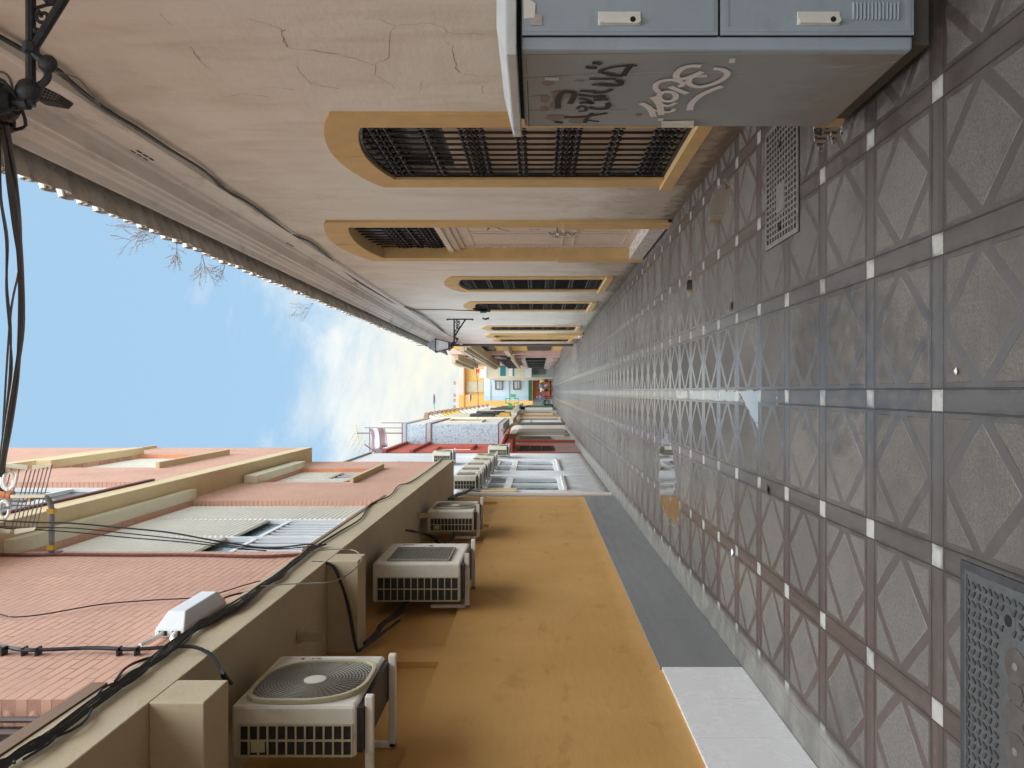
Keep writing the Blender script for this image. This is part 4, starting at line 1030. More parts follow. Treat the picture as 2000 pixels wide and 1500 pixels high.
# ------------------------------------------------------------------ air conditioners
def ac_unit(label, loc, w_, d_, h_, fan='round', cells=12, legs=(.12, .85), arm=None, wall=XL, group='air conditioners on the left walls', detail=True):
    t = thing('air_conditioner', label, 'air conditioner', loc, group)
    x, y, z = loc                                     # back-bottom-near corner, street side is +X
    MB().box(x, x + d_, y, y + w_, z, z + h_).build('casing', 'ac_white', t, bevel=.018 if detail else .008)
    # side grille facing the camera
    a0, a1, b0, b1 = x + .015, x + d_ * .64, z + .02, z + h_ - .045
    g = MB().box(a0, a1, y - .0015, y + .001, b0, b1)
    gm = g.build('coil', 'ac_dark', t)
    g = MB()
    for i in range(cells + 1): zz = b0 + (b1 - b0) * i / cells; g.box(a0 - .006, a1 + .006, y - .010, y - .002, zz - .0045, zz + .0045)
    for i in range(3): xx = a0 + (a1 - a0) * i / 2; g.box(xx - .0045, xx + .0045, y - .0108, y - .0022, b0 - .004, b1 + .004)
    if fan == 'round' and detail: g.box(a0 + .02, a0 + .075, y - .0115, y - .003, b1 - .13, b1 - .06)
    g.build('side_grille', 'ac_cream', t)
    xf = x + d_
    if fan == 'round':
        cy_, cz_ = y + w_ * (.42 if w_ < .85 else .47), z + h_ * .47; hh = min(w_ * .46, h_ * .45)
        def rsq(s_, n=9, fill=.78):
            pts = []
            for a in range(36):
                th = 2 * math.pi * a / 36; c, s = math.cos(th), math.sin(th)
                # round on two corners, squarer on the other two
                e = 2.3 if c * s > 0 else 5.0
                r_ = s_ / ((abs(c) ** e + abs(s) ** e) ** (1 / e)); pts.append((cy_ + r_ * c, cz_ + r_ * s))
            return pts
        fg = MB().prism(rsq(hh), xf + .0005, xf + .012).build('fan_guard', 'ac_fan', t)
        MB().ring(rsq(hh * 1.07), rsq(hh * .99), xf + .001, xf + .026).build('guard_rim', 'ac_cream', fg, bevel=.004)
        g = MB(); nr = 17 if detail else 5
        def inside(r_): return r_
        for k in range(3, nr + 5):
            r_ = hh * 1.28 * k / (nr + 4)
            run = []
            for a in range(49):
                th = 2 * math.pi * a / 48; c, s = math.cos(th), math.sin(th); e = 2.3 if c * s > 0 else 5.0
                lim = hh * .985 / ((abs(c) ** e + abs(s) ** e) ** (1 / e))
                if r_ < lim: run.append((xf + .0145, cy_ + r_ * c, cz_ + r_ * s))
                else:
                    if len(run) > 1: g.tube(run, .0022, 4, cap=False)
                    run = []
            if len(run) > 1: g.tube(run, .0022, 4, cap=False)
        for a in range(48 if detail else 16):
            th = 2 * math.pi * a / (48 if detail else 16) + .03; c, s = math.cos(th), math.sin(th); e = 2.3 if c * s > 0 else 5.0
            lim = hh * .985 / ((abs(c) ** e + abs(s) ** e) ** (1 / e)); sw = .25
            g.tube([(xf + .014, cy_ + hh * .18 * c, cz_ + hh * .18 * s), (xf + .014, cy_ + lim * math.cos(th), cz_ + lim * math.sin(th))], .0013, 4, cap=False)
        g.build('guard_wires', 'ac_ring', fg)
        MB().lathe([(hh * .21, .0125), (hh * .21, .018), (hh * .17, .021), (.001, .022)], (xf, cy_, cz_), 'X', 28).build('hub', 'ac_white', fg, smooth=True)
        if detail and w_ < .85:
            g = MB()
            for a, b_, c_, d2 in ((.70, .73, .55, .62), (.70, .74, .66, .67), (.76, .79, .66, .70), (.72, .80, .80, .815)): pass
            yb = y + w_ - .066
            g.box(xf + .0004, xf + .0012, yb - .012, yb + .018, z + h_ * .74, z + h_ * .77)
            g.prism([(yb - .008, z + h_ * .66), (yb + .010, z + h_ * .645), (yb + .010, z + h_ * .675)], xf + .0004, xf + .0012)
            g.box(xf + .0004, xf + .0012, yb - .01, yb + .012, z + h_ * .585, z + h_ * .60); g.box(xf + .0004, xf + .0012, yb + .004, yb + .012, z + h_ * .60, z + h_ * .63)
            g.build('maker_mark', simple('faded_red_print', (150, 60, 52)), t)
            MB().box(xf + .0004, xf + .0012, yb - .03, yb + .03, z + h_ * .24, z + h_ * .54).build('foil_label', simple('silver_label', (206, 208, 210), .25), t)
    else:
        cy_, cz_ = y + w_ * .40, z + h_ * .50; hh = h_ * .36
        MB().box(xf + .0005, xf + .003, cy_ - hh, cy_ + hh, cz_ - hh, cz_ + hh).build('fan_opening', 'ac_dark', t)
        g = MB()
        for i in range(15): v_ = -hh + 2 * hh * i / 14; g.tube([(xf + .014, cy_ + v_, cz_ - hh), (xf + .014, cy_ + v_, cz_ + hh)], .0026, 4); g.tube([(xf + .012, cy_ - hh, cz_ + v_), (xf + .012, cy_ + hh, cz_ + v_)], .0026, 4)
        g.ring([(cy_ - hh, cz_ - hh), (cy_ + hh, cz_ - hh), (cy_ + hh, cz_ + hh), (cy_ - hh, cz_ + hh)], [(cy_ - hh + .012, cz_ - hh + .012), (cy_ + hh - .012, cz_ - hh + .012), (cy_ + hh - .012, cz_ + hh - .012), (cy_ - hh + .012, cz_ + hh - .012)], xf + .003, xf + .02)
        g.build('fan_guard', 'ac_ring', t)
        if detail:
            MB().box(xf + .0004, xf + .004, y + w_ - .16, y + w_ - .13, z + h_ * .45, z + h_ * .49).box(xf + .0004, xf + .004, y + .12, y + .15, z + h_ * .12, z + h_ * .16).build('slot', 'ac_dark', t)
            MB().box(xf + .0004, xf + .0012, y + w_ - .10, y + w_ - .07, z + h_ * .70, z + h_ * .84).build('maker_mark', simple('faded_red_print', (150, 60, 52)), t)
    MB().box(x + .02, x + d_ - .02, y + .02, y + w_ - .02, z - .03, z).build('base_tray', 'ac_dark', t)
    for f_ in legs:
        yb = y + w_ * f_
        arm_x = x + d_ + .06 if arm is None else arm
        g = MB().box(wall + .003, arm_x, yb - .022, yb + .022, z - .075, z - .032)
        g.box(wall + .002, wall + .035, yb - .022, yb + .022, z - .075, z + .30)
        b = g.build('bracket', 'bracket', t, bevel=.006)
        MB().tube([(x + d_ * .8, yb, z - .035), (x + d_ * .8, yb, z - .005)], .022, 8).build('rubber_foot', 'ac_dark', b)
    return t
ac_unit('nearest air conditioner, with a round fan guard and silver label, hung under the overhang', (-1.87, 3.96, 2.48), .76, .27, .64, 'round', 12, (.10, .94), -1.575, wall=XL - .05)
ac_unit('biggest air conditioner, with a square wire fan guard, second under the overhang', (-2.0, 7.4, 2.29), 1.0, .37, .84, 'square', 12, (.13, .86), -1.56, wall=XL)
ac_unit('third air conditioner under the overhang, small and round-fanned, towards the end', (-1.97, 11.0, 2.46), 1.0, .295, .66, 'round', 12, (.12, .88), -1.60, wall=XL)

tag(MB().tube([(-1.9, 4.72, 2.62), (-1.96, 4.85, 2.6), (-2.06, 4.95, 2.52), (-2.075, 5.0, 2.2), (-2.072, 5.02, 1.75)], .010, 6, 5).build('drain_hose', 'cable_grey', smooth=True), 'thin grey drain hose hanging down the ochre wall from the nearest air conditioner', 'hose') if False else None
# ------------------------------------------------------------------ cables on the left facade
XF = -1.32
lc = []
for x, y in ((-120, 1590), (0, 1496), (60, 1455), (122, 1420), (210, 1353), (265, 1318), (315, 1283), (345, 1253), (400, 1218), (455, 1188), (504, 1150), (542, 1124), (575, 1098), (602, 1076), (623, 1064)):
    q = on_x(x, y, XF); lc.append(q)
cable_bundle('cable_bundle', 'thick black cable bundle running along the tan ledge on the left facade', lc, 9, .0105, .026)
cable_bundle('slack_cable', 'looser black cables sagging out of the thick bundle on the left ledge', lc[1:], 3, .006, .06, sm=5)
cable_bundle('tan_cable', 'pale cable among the black bundle on the left ledge', lc[1:12], 1, .007, .01, 'cable_tan')
cable_bundle('ledge_cable', 'pair of thin black cables continuing along the far part of the tan ledge', [on_x(x, y, XF - .01) for x, y in ((620, 1066), (660, 1040), (705, 1012), (722, 985), (760, 968), (780, 948), (805, 940), (850, 908), (868, 892))], 2, .007, .012)
cable_bundle('wall_cable', 'black cable bundle clipped up the pink brick wall beside the white box', [on_x(x, y, XU + .03) for x, y in ((-40, 1258), (5, 1262), (50, 1270), (110, 1268), (190, 1266), (260, 1268), (330, 1264), (350, 1262))], 4, .010, .010)
g = MB()
for x, cl_ in ((8, 'clip at the left edge of the photo, holding the cables on the pink brick wall'), (48, 'first clip of the close pair on the pink brick wall, nearer the left edge'), (75, 'second clip of the close pair on the pink brick wall'), (233, 'cable clip on the pink brick, second from the white box'), (268, 'cable clip on the pink brick nearest the white box')):
    q = on_x(x, 1268, XU + .03); g.box(q.x - .03, q.x + .012, q.y - .024, q.y + .024, q.z - .005, q.z + .005)
    g = tag(g.build('cable_clip', 'iron'), cl_, 'cable clip', 'clips on the pink brick wall'); g = MB()
cable_bundle('loose_cable', 'single thin cable looping across the pink brick wall', [on_x(x, y, XU + .02) for x, y in ((-40, 1190), (0, 1200), (30, 1205), (90, 1199), (200, 1180), (300, 1172), (400, 1165), (480, 1142), (545, 1125))], 1, .006, 0)
cable_bundle('loose_cable', 'short thin cable from the far end of the white box to the bundle', [on_x(x, y, XU + .03) for x, y in ((424, 1190), (425, 1178), (445, 1165), (480, 1157), (505, 1154))], 1, .006, 0)
cable_bundle('loose_cable', 'short thin cable under the white box, joining the thick bundle', [on_x(x, y, XU + .04) for x, y in ((225, 1330), (245, 1305), (275, 1290), (310, 1280))], 1, .006, 0)
cable_bundle('hanging_cable', 'stiff black cable pair hooking over the ledge beside the nearest hanging beam', [on_x(348, 1262, -1.30), on_x(380, 1264, -1.31), on_x(410, 1277, -1.33), on_x(428, 1300, -1.36), on_x(437, 1322, -1.40), on_x(450, 1335, -1.5)], 3, .009, .007)
cable_bundle('looping_cable', 'grey cable looping out below the ledge by the second hanging beam', [on_x(x, y, -1.30) for x, y in ((510, 1145), (560, 1141), (610, 1139), (650, 1136), (685, 1118), (703, 1100), (705, 1090), (692, 1075), (650, 1073), (605, 1078))], 1, .006, 0, 'cable_grey')
cable_bundle('brown_cable', 'brown painted cable clipped up the edge of the wide shuttered window', [on_x(x, y, XU + .015) for x, y in ((-60, 1082), (0, 1083), (60, 1084), (130, 1083), (250, 1084), (380, 1084), (500, 1087), (560, 1085), (600, 1082), (625, 1082), (642, 1088), (650, 1100))], 2, .013, .004, 'cable_brown')
cable_bundle('beam_cable', 'black cable dropping down the second hanging beam to the biggest air conditioner', [Vector((-1.36, 6.18, 3.45)), Vector((-1.36, 6.17, 3.22)), Vector((-1.5, 6.16, 3.12)), Vector((-1.75, 6.16, 3.05)), Vector((-2.0, 6.1, 2.98)), Vector((-2.04, 6.2, 2.95)), Vector((-2.05, 7.0, 2.8))], 4, .009, .010)
cable_bundle('ac_pipe', 'black insulated pipes behind the biggest air conditioner', [Vector((-2.07, 6.4, 2.98)), Vector((-2.05, 6.6, 2.92)), Vector((-2.06, 6.9, 2.94)), Vector((-2.04, 7.2, 2.85)), Vector((-1.98, 7.6, 2.8))], 4, .014, .03)
cable_bundle('ac_pipe', 'tangle of black wires between the wall bracket and the third air conditioner', [Vector((-1.75, 9.9, 3.2)), Vector((-1.85, 10.0, 2.9)), Vector((-1.98, 10.2, 2.8)), Vector((-2.0, 10.6, 2.72)), Vector((-1.98, 11.1, 2.7))], 4, .011, .06)
cable_bundle('ac_pipe', 'dark pipes and wires at the corner where the ochre wall ends', [Vector((-2.0, 14.6, 3.2)), Vector((-2.0, 15.3, 3.1)), Vector((-2.02, 15.8, 3.0)), Vector((-2.02, 16.4, 2.95))], 5, .02, .05)
for (x, y, lab) in ((568, 1240, 'tall empty wall bracket hanging from the soffit by the nearest air conditioner'), (806, 1005, 'small empty wall bracket on the soffit before the third air conditioner')):
    q = on_x(x, y, -1.7); g = MB().box(q.x - .05, q.x + .02, q.y, q.y + .02, 3.05, 3.238).box(q.x - .05, q.x + .03, q.y - .03, q.y + .05, 3.2, 3.238)
    tag(g.build('wall_bracket', 'tan', bevel=.003), lab, 'bracket')
# overhead wires meeting at the corner of the wide window
for k, (P_, lab) in enumerate((([(-40, 1014), (60, 1020), (140, 1022), (230, 1030), (330, 1040), (420, 1056), (520, 1070), (600, 1063), (622, 1064)], 'upper of the three black wires strung in front of the wide window'),
                               ([(-40, 1028), (60, 1030), (150, 1032), (260, 1043), (380, 1056), (450, 1066), (540, 1072), (620, 1066)], 'middle of the three black wires strung in front of the wide window'),
                               ([(-40, 1030), (60, 1034), (150, 1040), (250, 1050), (350, 1058), (440, 1068), (520, 1076)], 'lowest of the three black wires strung in front of the wide window'))):
    cable_bundle('strung_wire', lab, [at(x, y, 6.55 - .04 * i) for i, (x, y) in enumerate(P_)], 1, .006, 0)
# white junction box
jb = thing('junction_box', 'white plastic junction box with sloping edges on the pink brick wall', 'junction box', (XU, 4.65, 3.62))
y0, y1, z0, z1 = 4.36, 4.96, 3.545, 3.71
MB().box(XU + .002, XU + .045, y0, y1, z0, z1).build('back_box', 'white_alu', jb, bevel=.006)
g = MB()
a = [(XU + .045, y0, z0), (XU + .045, y1, z0), (XU + .045, y1, z1), (XU + .045, y0, z1)]; b_ = [(XU + .125, y0 + .10, z0 + .035), (XU + .125, y1 - .06, z0 + .035), (XU + .125, y1 - .06, z1 - .03), (XU + .125, y0 + .10, z1 - .03)]
c_ = [(XU + .115, y0 + .05, z0 + .015)]
g.add(a + b_, [(0, 1, 5, 4), (1, 2, 6, 5), (2, 3, 7, 6), (3, 0, 4, 7), (4, 5, 6, 7), (3, 2, 1, 0)]).build('lid', 'white_alu', jb, bevel=.006)
MB().box(XU + .012, XU + .04, y0 - .003, y0 + .001, z0 + .02, z0 + .065).box(XU + .012, XU + .04, y0 - .003, y0 + .001, z1 - .07, z1 - .025).build('port', 'ac_dark', jb)
MB().tube([(XU + .028, y0, z0 + .045), (XU + .03, y0 - .10, z0 + .02), (XU + .04, y0 - .2, z0 - .05)], .014, 8, 3).tube([(XU + .028, y0, z1 - .045), (XU + .03, y0 - .12, z1 - .05), (XU + .03, y0 - .22, z1 - .03)], .012, 8, 3).build('cable_gland', 'handle', jb, smooth=True)

# bent pole with the grid antenna
am = thing('antenna_pole', 'bent grey pipe bracket on the pink facade carrying the grid antenna', 'pole', (XU, 6.66, 5.75))
Ym = 6.66
pts = [at(101, 1080, Ym), at(101, 1010, Ym), at(100, 990, Ym), at(94, 975, Ym), at(82, 969, Ym), at(60, 972, Ym), at(30, 976, Ym), at(-120, 960, Ym)]
MB().tube(pts, .024, 10, 4).build('pipe', 'galv', am, smooth=True)
g = MB()
for x, y in ((101, 1067), (101, 996), (60, 973)): q = at(x, y, Ym); g.box(q.x - .03 if y > 985 else q.x - .028, q.x + .012 if y > 985 else q.x + .028, Ym - .028, Ym + .028, q.z - (.028 if y > 985 else .01), q.z + (.028 if y > 985 else .01))
g.build('yellow_tie', 'yellow_tie', am)
MB().tube([at(-5, 962, Ym), at(10, 965, Ym), at(24, 968, Ym)], .042, 10).build('taped_joint', 'orange_rag', am, smooth=True)
MB().box(XU + .0005, XU + .01, Ym - .08, Ym + .08, pts[0].z - .05, pts[0].z + .05).build('wall_plate', 'galv', am)
an = thing('grid_antenna', 'old television antenna with rows of thin rods between white bars', 'antenna', at(60, 972, 6.5))
Ya = 6.5
def rods(a0, a1, b0, b1, n):
    g = MB()
    for i in range(n): g.tube([at(a0[0] + (a1[0] - a0[0]) * i / (n - 1), a0[1] + (a1[1] - a0[1]) * i / (n - 1), Ya), at(b0[0] + (b1[0] - b0[0]) * i / (n - 1), b0[1] + (b1[1] - b0[1]) * i / (n - 1), Ya + .1)], .0048, 5)
    return g
rods((62, 914), (102, 907), (30, 1032), (71, 1030), 6).build('reflector_rods', simple('violet_grey_rod', (128, 116, 124)), an)
rods((8, 912), (53, 916), (-24, 1030), (22, 1034), 4).build('reflector_rods', simple('violet_grey_rod', (128, 116, 124)), an)
def bar4(a, b, c, d_, nm):
    g = MB(); q = [at(*a, Ya - .01), at(*b, Ya - .01), at(*c, Ya - .01), at(*d_, Ya - .01)]; o2 = Vector((0, .02, 0))
    g.add(q + [v + o2 for v in q], [(0, 1, 2, 3), (7, 6, 5, 4), (0, 4, 5, 1), (1, 5, 6, 2), (2, 6, 7, 3), (3, 7, 4, 0)]); g.build(nm, 'lintel', an)
bar4((8, 905), (54, 909), (53, 918), (8, 912), 'end_bar'); bar4((63, 909), (102, 906), (98, 911), (61, 918), 'end_bar')
bar4((28, 1034), (70, 1030), (66, 1036), (28, 1044), 'end_bar'); bar4((-20, 1030), (21, 1036), (18, 1042), (-20, 1040), 'end_bar')
g = MB()
for cx, cy2 in ((17, 938), (8, 995)):
    g.tube([at(cx + 10 * math.cos(a), cy2 + 17 * math.sin(a), Ya - .05) for a in [i * math.pi / 8 for i in range(16)]], .013, 8)
g.tube([at(4, 932, Ya - .05), at(5, 950, Ya - .05), at(16, 957, Ya - .05), at(28, 948, Ya - .05), at(34, 926, Ya - .05)], .013, 8, 3)
g.build('dipole_loop', 'handle', an, smooth=True)
bar4((20, 967), (88, 966), (86, 972), (20, 973), 'boom')

# ================================================================== LEFT 2: white house with the row of air conditioners
def on_l(x, y, X=-2.12): return on_x(x, y, X)
X3 = -2.12
w2 = thing('white_house', 'white rendered house with two tall white-framed windows, past the ochre wall', 'house', (X3, YE, 0))
V1 = (16.95, 19.75, .97, 2.78); V2 = (21.2, 24.7, .98, 2.78); V3 = (20.5, 24.2, 4.7, 5.9)
MB().sheet([(YE, -.02), (27.3, -.02), (27.3, 7.4), (YE, 7.4)], [rect(*V1), rect(*V2), rect(*V3)], X3, X3 - .14).build('wall', 'plaster_white', w2)
MB().box(X3 - .2, X3 - 5, YE, 27.29, 0, 7.39).build('rear_block', 'plaster_white', w2)
MB().box(X3 + .05, X3 - .3, YE + .01, 27.29, 7.4, 7.46).build('coping', simple('grey_coping', (120, 116, 112)), w2)
for V, lb_ in ((V1, 'near white-framed window'), (V2, 'far white-framed window')):
    y0, y1, z0, z1 = V; mid = (y0 + y1) / 2
    g = MB().ring(rect(y0, y1, z0, z1), rect(y0 + .09, y1 - .09, z0 + .09, z1 - .07), X3 - .10, X3 - .02)
    g.box(X3 - .095, X3 - .025, mid - .06, mid + .06, z0 + .09, z1 - .07); g.box(X3 - .093, X3 - .03, y0 + .09, mid - .06, z1 - .62, z1 - .45); g.box(X3 - .093, X3 - .03, mid + .06, y1 - .09, z1 - .62, z1 - .45)
    fr = g.build('window', 'white_alu', w2, bevel=.006, label=lb_)
    MB().box(X3 - .09, X3 - .075, y0 + .05, y1 - .05, z0 + .05, z1 - .05).build('pane', 'glass_blue', fr)
    MB().box(X3 + .06, X3 - .10, y0 - .04, y1 + .04, z0 - .06, z0 - .002).build('sill', 'marble', fr)
MB().box(X3 - .12, X3 - .13, V3[0], V3[1], V3[2], V3[3]).build('window', 'slat', w2)
MB().tube([(X3 + .06, 15.72, .05), (X3 + .06, 15.72, 3.2)], .045, 8).build('downpipe', simple('cream_pipe', (214, 206, 196)), w2, smooth=True)
MB().box(X3 + .002, X3 + .06, 16.3, 16.8, 2.0, 2.75).build('meter_box', 'tan_light', w2, bevel=.005)
ACL = [('first', 16.45, .95, 'square', 2.86, .50), ('second', 17.6, .95, 'square', 2.86, .50), ('third', 18.85, .95, 'square', 2.83, .52), ('fourth', 20.1, .95, 'round', 2.80, .5), ('fifth', 21.5, 1.0, 'round', 2.78, .52)]
for nm, y, w_, fn, z, h_ in ACL:
    ac_unit('%s air conditioner of the high row on the white house, counting from the ochre wall' % nm, (-2.05, y, z), w_, .29, h_, fn, 7, (.12, .86), -1.68, wall=X3, group='row of air conditioners on the white house', detail=False)
ac_unit('pale air conditioner with a green-black grille, just before the red house', (-2.02, 25.0, 2.55), .9, .30, .60, 'round', 14, (.12, .86), -1.66, wall=X3, group='row of air conditioners on the white house', detail=False)
ac_unit('single air conditioner mounted high on the white house near its roof', (-2.02, 22.6, 4.1), .9, .30, .52, 'round', 9, (.12, .86), -1.66, wall=X3, group='row of air conditioners on the white house', detail=False)

# ================================================================== LEFT 3: red house
X4 = -2.10
rd = thing('red_house', 'narrow brick-red house with black barred windows and a tiled porch roof', 'house', (X4, 27.3, 0))
red = simple('red_render', (178, 82, 66), .8, .08, 1.2); dred = simple('dark_red_trim', (146, 66, 54)); mauve = simple('mauve_plinth', (140, 112, 108))
N1 = (27.9, 30.1, .93, 2.3); N2 = (28.7, 30.4, 4.05, 5.4)
MB().sheet([(27.3, 0), (32, 0), (32, 7.0), (27.3, 7.0)], [rect(*N1), rect(*N2)], X4, X4 - .12).build('wall', red, rd)
MB().box(X4 - .2, X4 - 5, 27.3, 31.98, 0, 6.98).build('rear_block', red, rd)
MB().box(X4 + .10, X4 - .2, 27.31, 31.98, 6.9, 7.05).box(X4 + .10, X4 + .001, 27.31, 31.98, 5.95, 6.08).build('moulding', dred, rd)
MB().box(X4 + .02, X4 + .001, 27.32, 31.98, 0, .9).build('plinth', mauve, rd)
MB().box(X4 + .10, X4 + .001, N2[0] - .1, N2[1] + .1, N2[2] - .12, N2[2] - .02).build('sill', dred, rd)
MB().box(X4 - .10, X4 - .11, N2[0], N2[1], N2[2], N2[3]).build('window', 'slat', rd)
f_ = MB().box(X4 - .10, X4 - .11, N1[0], N1[1], N1[2], N1[3]).build('window', 'dark_glass', rd)
g = MB()
for k in range(14): y = N1[0] + (N1[1] - N1[0]) * (k + .5) / 14; g.tube([(X4 + .05, y, N1[2]), (X4 + .05, y, N1[3])], .012, 5)
for z in (1.0, 1.4, 1.85, 2.25): g.box(X4 + .04, X4 + .062, N1[0], N1[1], z - .012, z + .012)
g.build('window_bars', 'iron', f_)
pr = tile_roof(27.6, 31.6, 0, 0, .5, .45, pitch=.22, r=.07)
for i, q in enumerate(pr.v): pr.v[i] = Vector((X4 + .62 - q.x, q.y, 2.62 + q.z))
pr.build('porch_roof', simple('red_roof_tile', (156, 84, 66), .85, .2, 5), rd, smooth=True)
MB().box(X4 + .45, X4 + .001, 27.65, 31.5, 2.45, 2.62).build('porch_beam', dred, rd)

# ================================================================== LEFT 4: blue-patterned building, overhanging
X5 = -1.29
def squiggle():
    mt, t, b = base_mat('blue_squiggle_render')
    p = t.pos()
    n = t.noise(p, 8.5, 0, .5, .6)
    ln = t.mr(t.m('ABSOLUTE', t.m('SUBTRACT', n, .5)), .02, .07)
    col = t.mix(ln, lin((146, 162, 178)), lin((180, 200, 210)))
    t.put(b.inputs['Base Color'], col); b.inputs['Roughness'].default_value = .8
    return mt
sq = squiggle(); pale = simple('pale_grey_render', (206, 208, 210)); trim = simple('red_brown_trim', (120, 70, 66))
bp = thing('blue_patterned_house', 'tall house with blue-grey squiggle-patterned side wall jutting over the street', 'house', (X5, 32, 0))
MB().box(X5 - .003, -5, 32, 39, 3.18, 7.0).build('upper_block', sq, bp)
MB().box(X5, X5 - .002, 32.001, 39, 3.18, 7.0).build('front_face', pale, bp)
MB().box(X5 + .03, -2.2, 31.98, 39.02, 2.97, 3.16).box(X5 + .04, -2.2, 31.97, 39.02, 5.98, 6.15).box(X5 + .04, -2.2, 31.97, 39.02, 7.0, 7.14).build('floor_band', simple('grey_band', (168, 174, 180)), bp)
MB().box(X5 + .045, -2.2, 31.965, 39.03, 3.16, 3.19).box(X5 + .045, -2.2, 31.965, 39.03, 5.95, 5.98).box(X5 + .045, -2.2, 31.965, 39.03, 6.15, 6.18).box(X5 + .045, -2.2, 31.965, 39.03, 7.14, 7.17).build('red_trim', trim, bp)
g = MB().ring(rect(34, 36.5, 4.0, 5.6), rect(34.1, 36.4, 4.1, 5.5), X5 + .001, X5 + .08); fr = g.build('window', simple('cream_surround', (222, 212, 190)), bp)
MB().box(X5 + .001, X5 + .02, 34.1, 36.4, 4.1, 5.5).build('pane', 'dark_glass', fr)
MB().box(-2.05, -5, 32, 46, 0, 2.97).build('ground_floor', simple('grey_ground_floor', (150, 146, 140)), bp)
for a, b_, z0, z1, mm, nm in ((32.6, 35.6, .95, 2.35, 'iron', 'window'), (37.0, 39.2, .1, 2.6, simple('grey_shutter', (128, 126, 120)), 'door'), (39.6, 43.2, .1, 2.6, simple('grey_shutter', (128, 126, 120)), 'door'), (36.1, 36.7, .3, 2.5, simple('silver_post', (180, 182, 182)), 'post')):
    MB().box(-2.049, -1.98, a, b_, z0, z1).build(nm, mm, bp)
MB().box(-2.04, -1.95, 32.05, 32.5, 0, 2.6).build('post', dred, bp)
# overhead tangle below the blocks
cable_bundle('street_cable', 'tangle of cables under the patterned house', [Vector((-1.5, 31.5, 3.0)), Vector((-1.6, 34, 2.8)), Vector((-1.6, 38, 2.85)), Vector((-1.6, 45, 2.7)), Vector((-1.5, 54, 2.9))], 5, .03, .10, 'cable_tan')

# ================================================================== LEFT farther: garage house, cream house, far pale house
gh = thing('garage_house', 'low pale house with a wide white garage door, past the patterned house', 'house', (-1.8, 46, 0))
MB().box(-1.80, -5, 43.4, 52, 0, 5.2).build('wall', simple('pale_render', (214, 206, 196)), gh)
gd = MB().box(-1.799, -1.70, 44.4, 49.2, .12, 2.75).build('garage_door', simple('white_garage_door', (220, 222, 230)), gh)
MB().box(-1.699, -1.685, 44.8, 48.6, 1.9, 1.97).build('handle_bar', 'galv', gd)
MB().box(-1.799, -1.68, 49.4, 51.4, .2, 2.7).build('roller_door', simple('grey_roller', (132, 130, 130)), gh)
MB().box(-1.799, -1.66, 43.45, 44.3, 0, 2.95).build('pillar', simple('dark_grey_pillar', (96, 96, 94)), gh)
MB().box(-1.799, -1.45, 44.0, 51.8, 2.95, 3.15).build('canopy', simple('pale_stone', (200, 192, 178)), gh)
ch = thing('cream_balcony_house', 'cream house with yellow and white corbelled cornice and black balconies, left in the distance', 'house', (-1.62, 52, 0))
cream = simple('cream_render', (214, 205, 180)); cream2 = simple('ivory_render', (208, 201, 190))
MB().box(-1.62, -5, 52, 64, 0, 8.3).build('wall', cream, ch)
for a, b_, z0, z1, c_ in ((53, 56, 4.6, 6.2, (64, 66, 72)), (57.5, 60, 3.6, 5.4, (54, 56, 62)), (61, 63, 4.2, 6.4, (80, 78, 66))):
    bb = MB().box(-1.45, -1.615, a, b_, z0, z1).build('balcony', simple('dark_balcony_%d' % c_[0], c_), ch)
    g = MB()
    for k in range(8): g.box(-1.45, -1.43, a + (b_ - a) * k / 8, a + (b_ - a) * k / 8 + .04, z0, z0 + .9)
    g.build('railing', 'iron', bb)
MB().box(-1.40, -1.615, 53.5, 56.5, 3.5, 4.2).build('striped_awning', simple('yellow_brown_awning', (196, 160, 84)), ch)
MB().box(-1.55, -1.615, 53.5, 56, .3, 2.6).build('door', simple('mustard_door', (206, 160, 84)), ch)
MB().box(-1.55, -1.615, 57.5, 60.5, .4, 2.6).build('door', simple('white_door', (226, 228, 226)), ch)
MB().box(-1.54, -1.615, 61.5, 63.5, .5, 2.5).build('door', simple('ochre_door', (190, 150, 80)), ch)
MB().box(-1.30, -1.615, 52.2, 63.8, 2.95, 3.3).build('ledge', simple('pale_stone', (200, 192, 178)), ch)
ph = thing('far_pale_house', 'far pale house with white corbels and a green shop front, left end of the street', 'house', (-1.42, 64, 0))
MB().box(-1.42, -5, 64, 84, 0, 6.6).build('wall', cream2, ph)
for a, b_, z0, z1 in ((66, 70, 3.8, 5.6), (72, 75, 3.9, 5.4), (77, 80, 3.8, 5.2)):
    MB().box(-1.30, -1.415, a, b_, z0, z1).build('balcony', simple('dark_balcony_2', (84, 82, 74)), ph)
grn = simple('green_shop_front', (52, 120, 66)); dgrn = simple('dark_green_front', (40, 84, 62))
MB().box(-1.26, -1.415, 68, 72, .2, 2.5).box(-1.25, -1.415, 73, 75.5, .2, 2.5).build('green_shop_front', grn, ph)
MB().box(-1.2, -1.415, 67.9, 76, 2.55, 3.0).build('green_fascia', dgrn, ph)
MB().box(-1.22, -1.415, 64.5, 67, .3, 2.6).build('door', simple('white_door', (226, 228, 226)), ph)
MB().box(-1.25, -1.415, 77, 83.5, .1, 2.6).build('shutter', simple('grey_roller', (132, 130, 130)), ph)
MB().box(-1.05, -1.415, 64.2, 83.8, 3.1, 3.4).build('ledge', simple('pale_stone', (200, 192, 178)), ph)
for k in range(2):
    MB().box(-1.10, -1.415, 70 + k * 2.4, 71.6 + k * 2.4, 2.62 + k * .0, 3.05).build('air_vent_box', 'white_alu', ph)
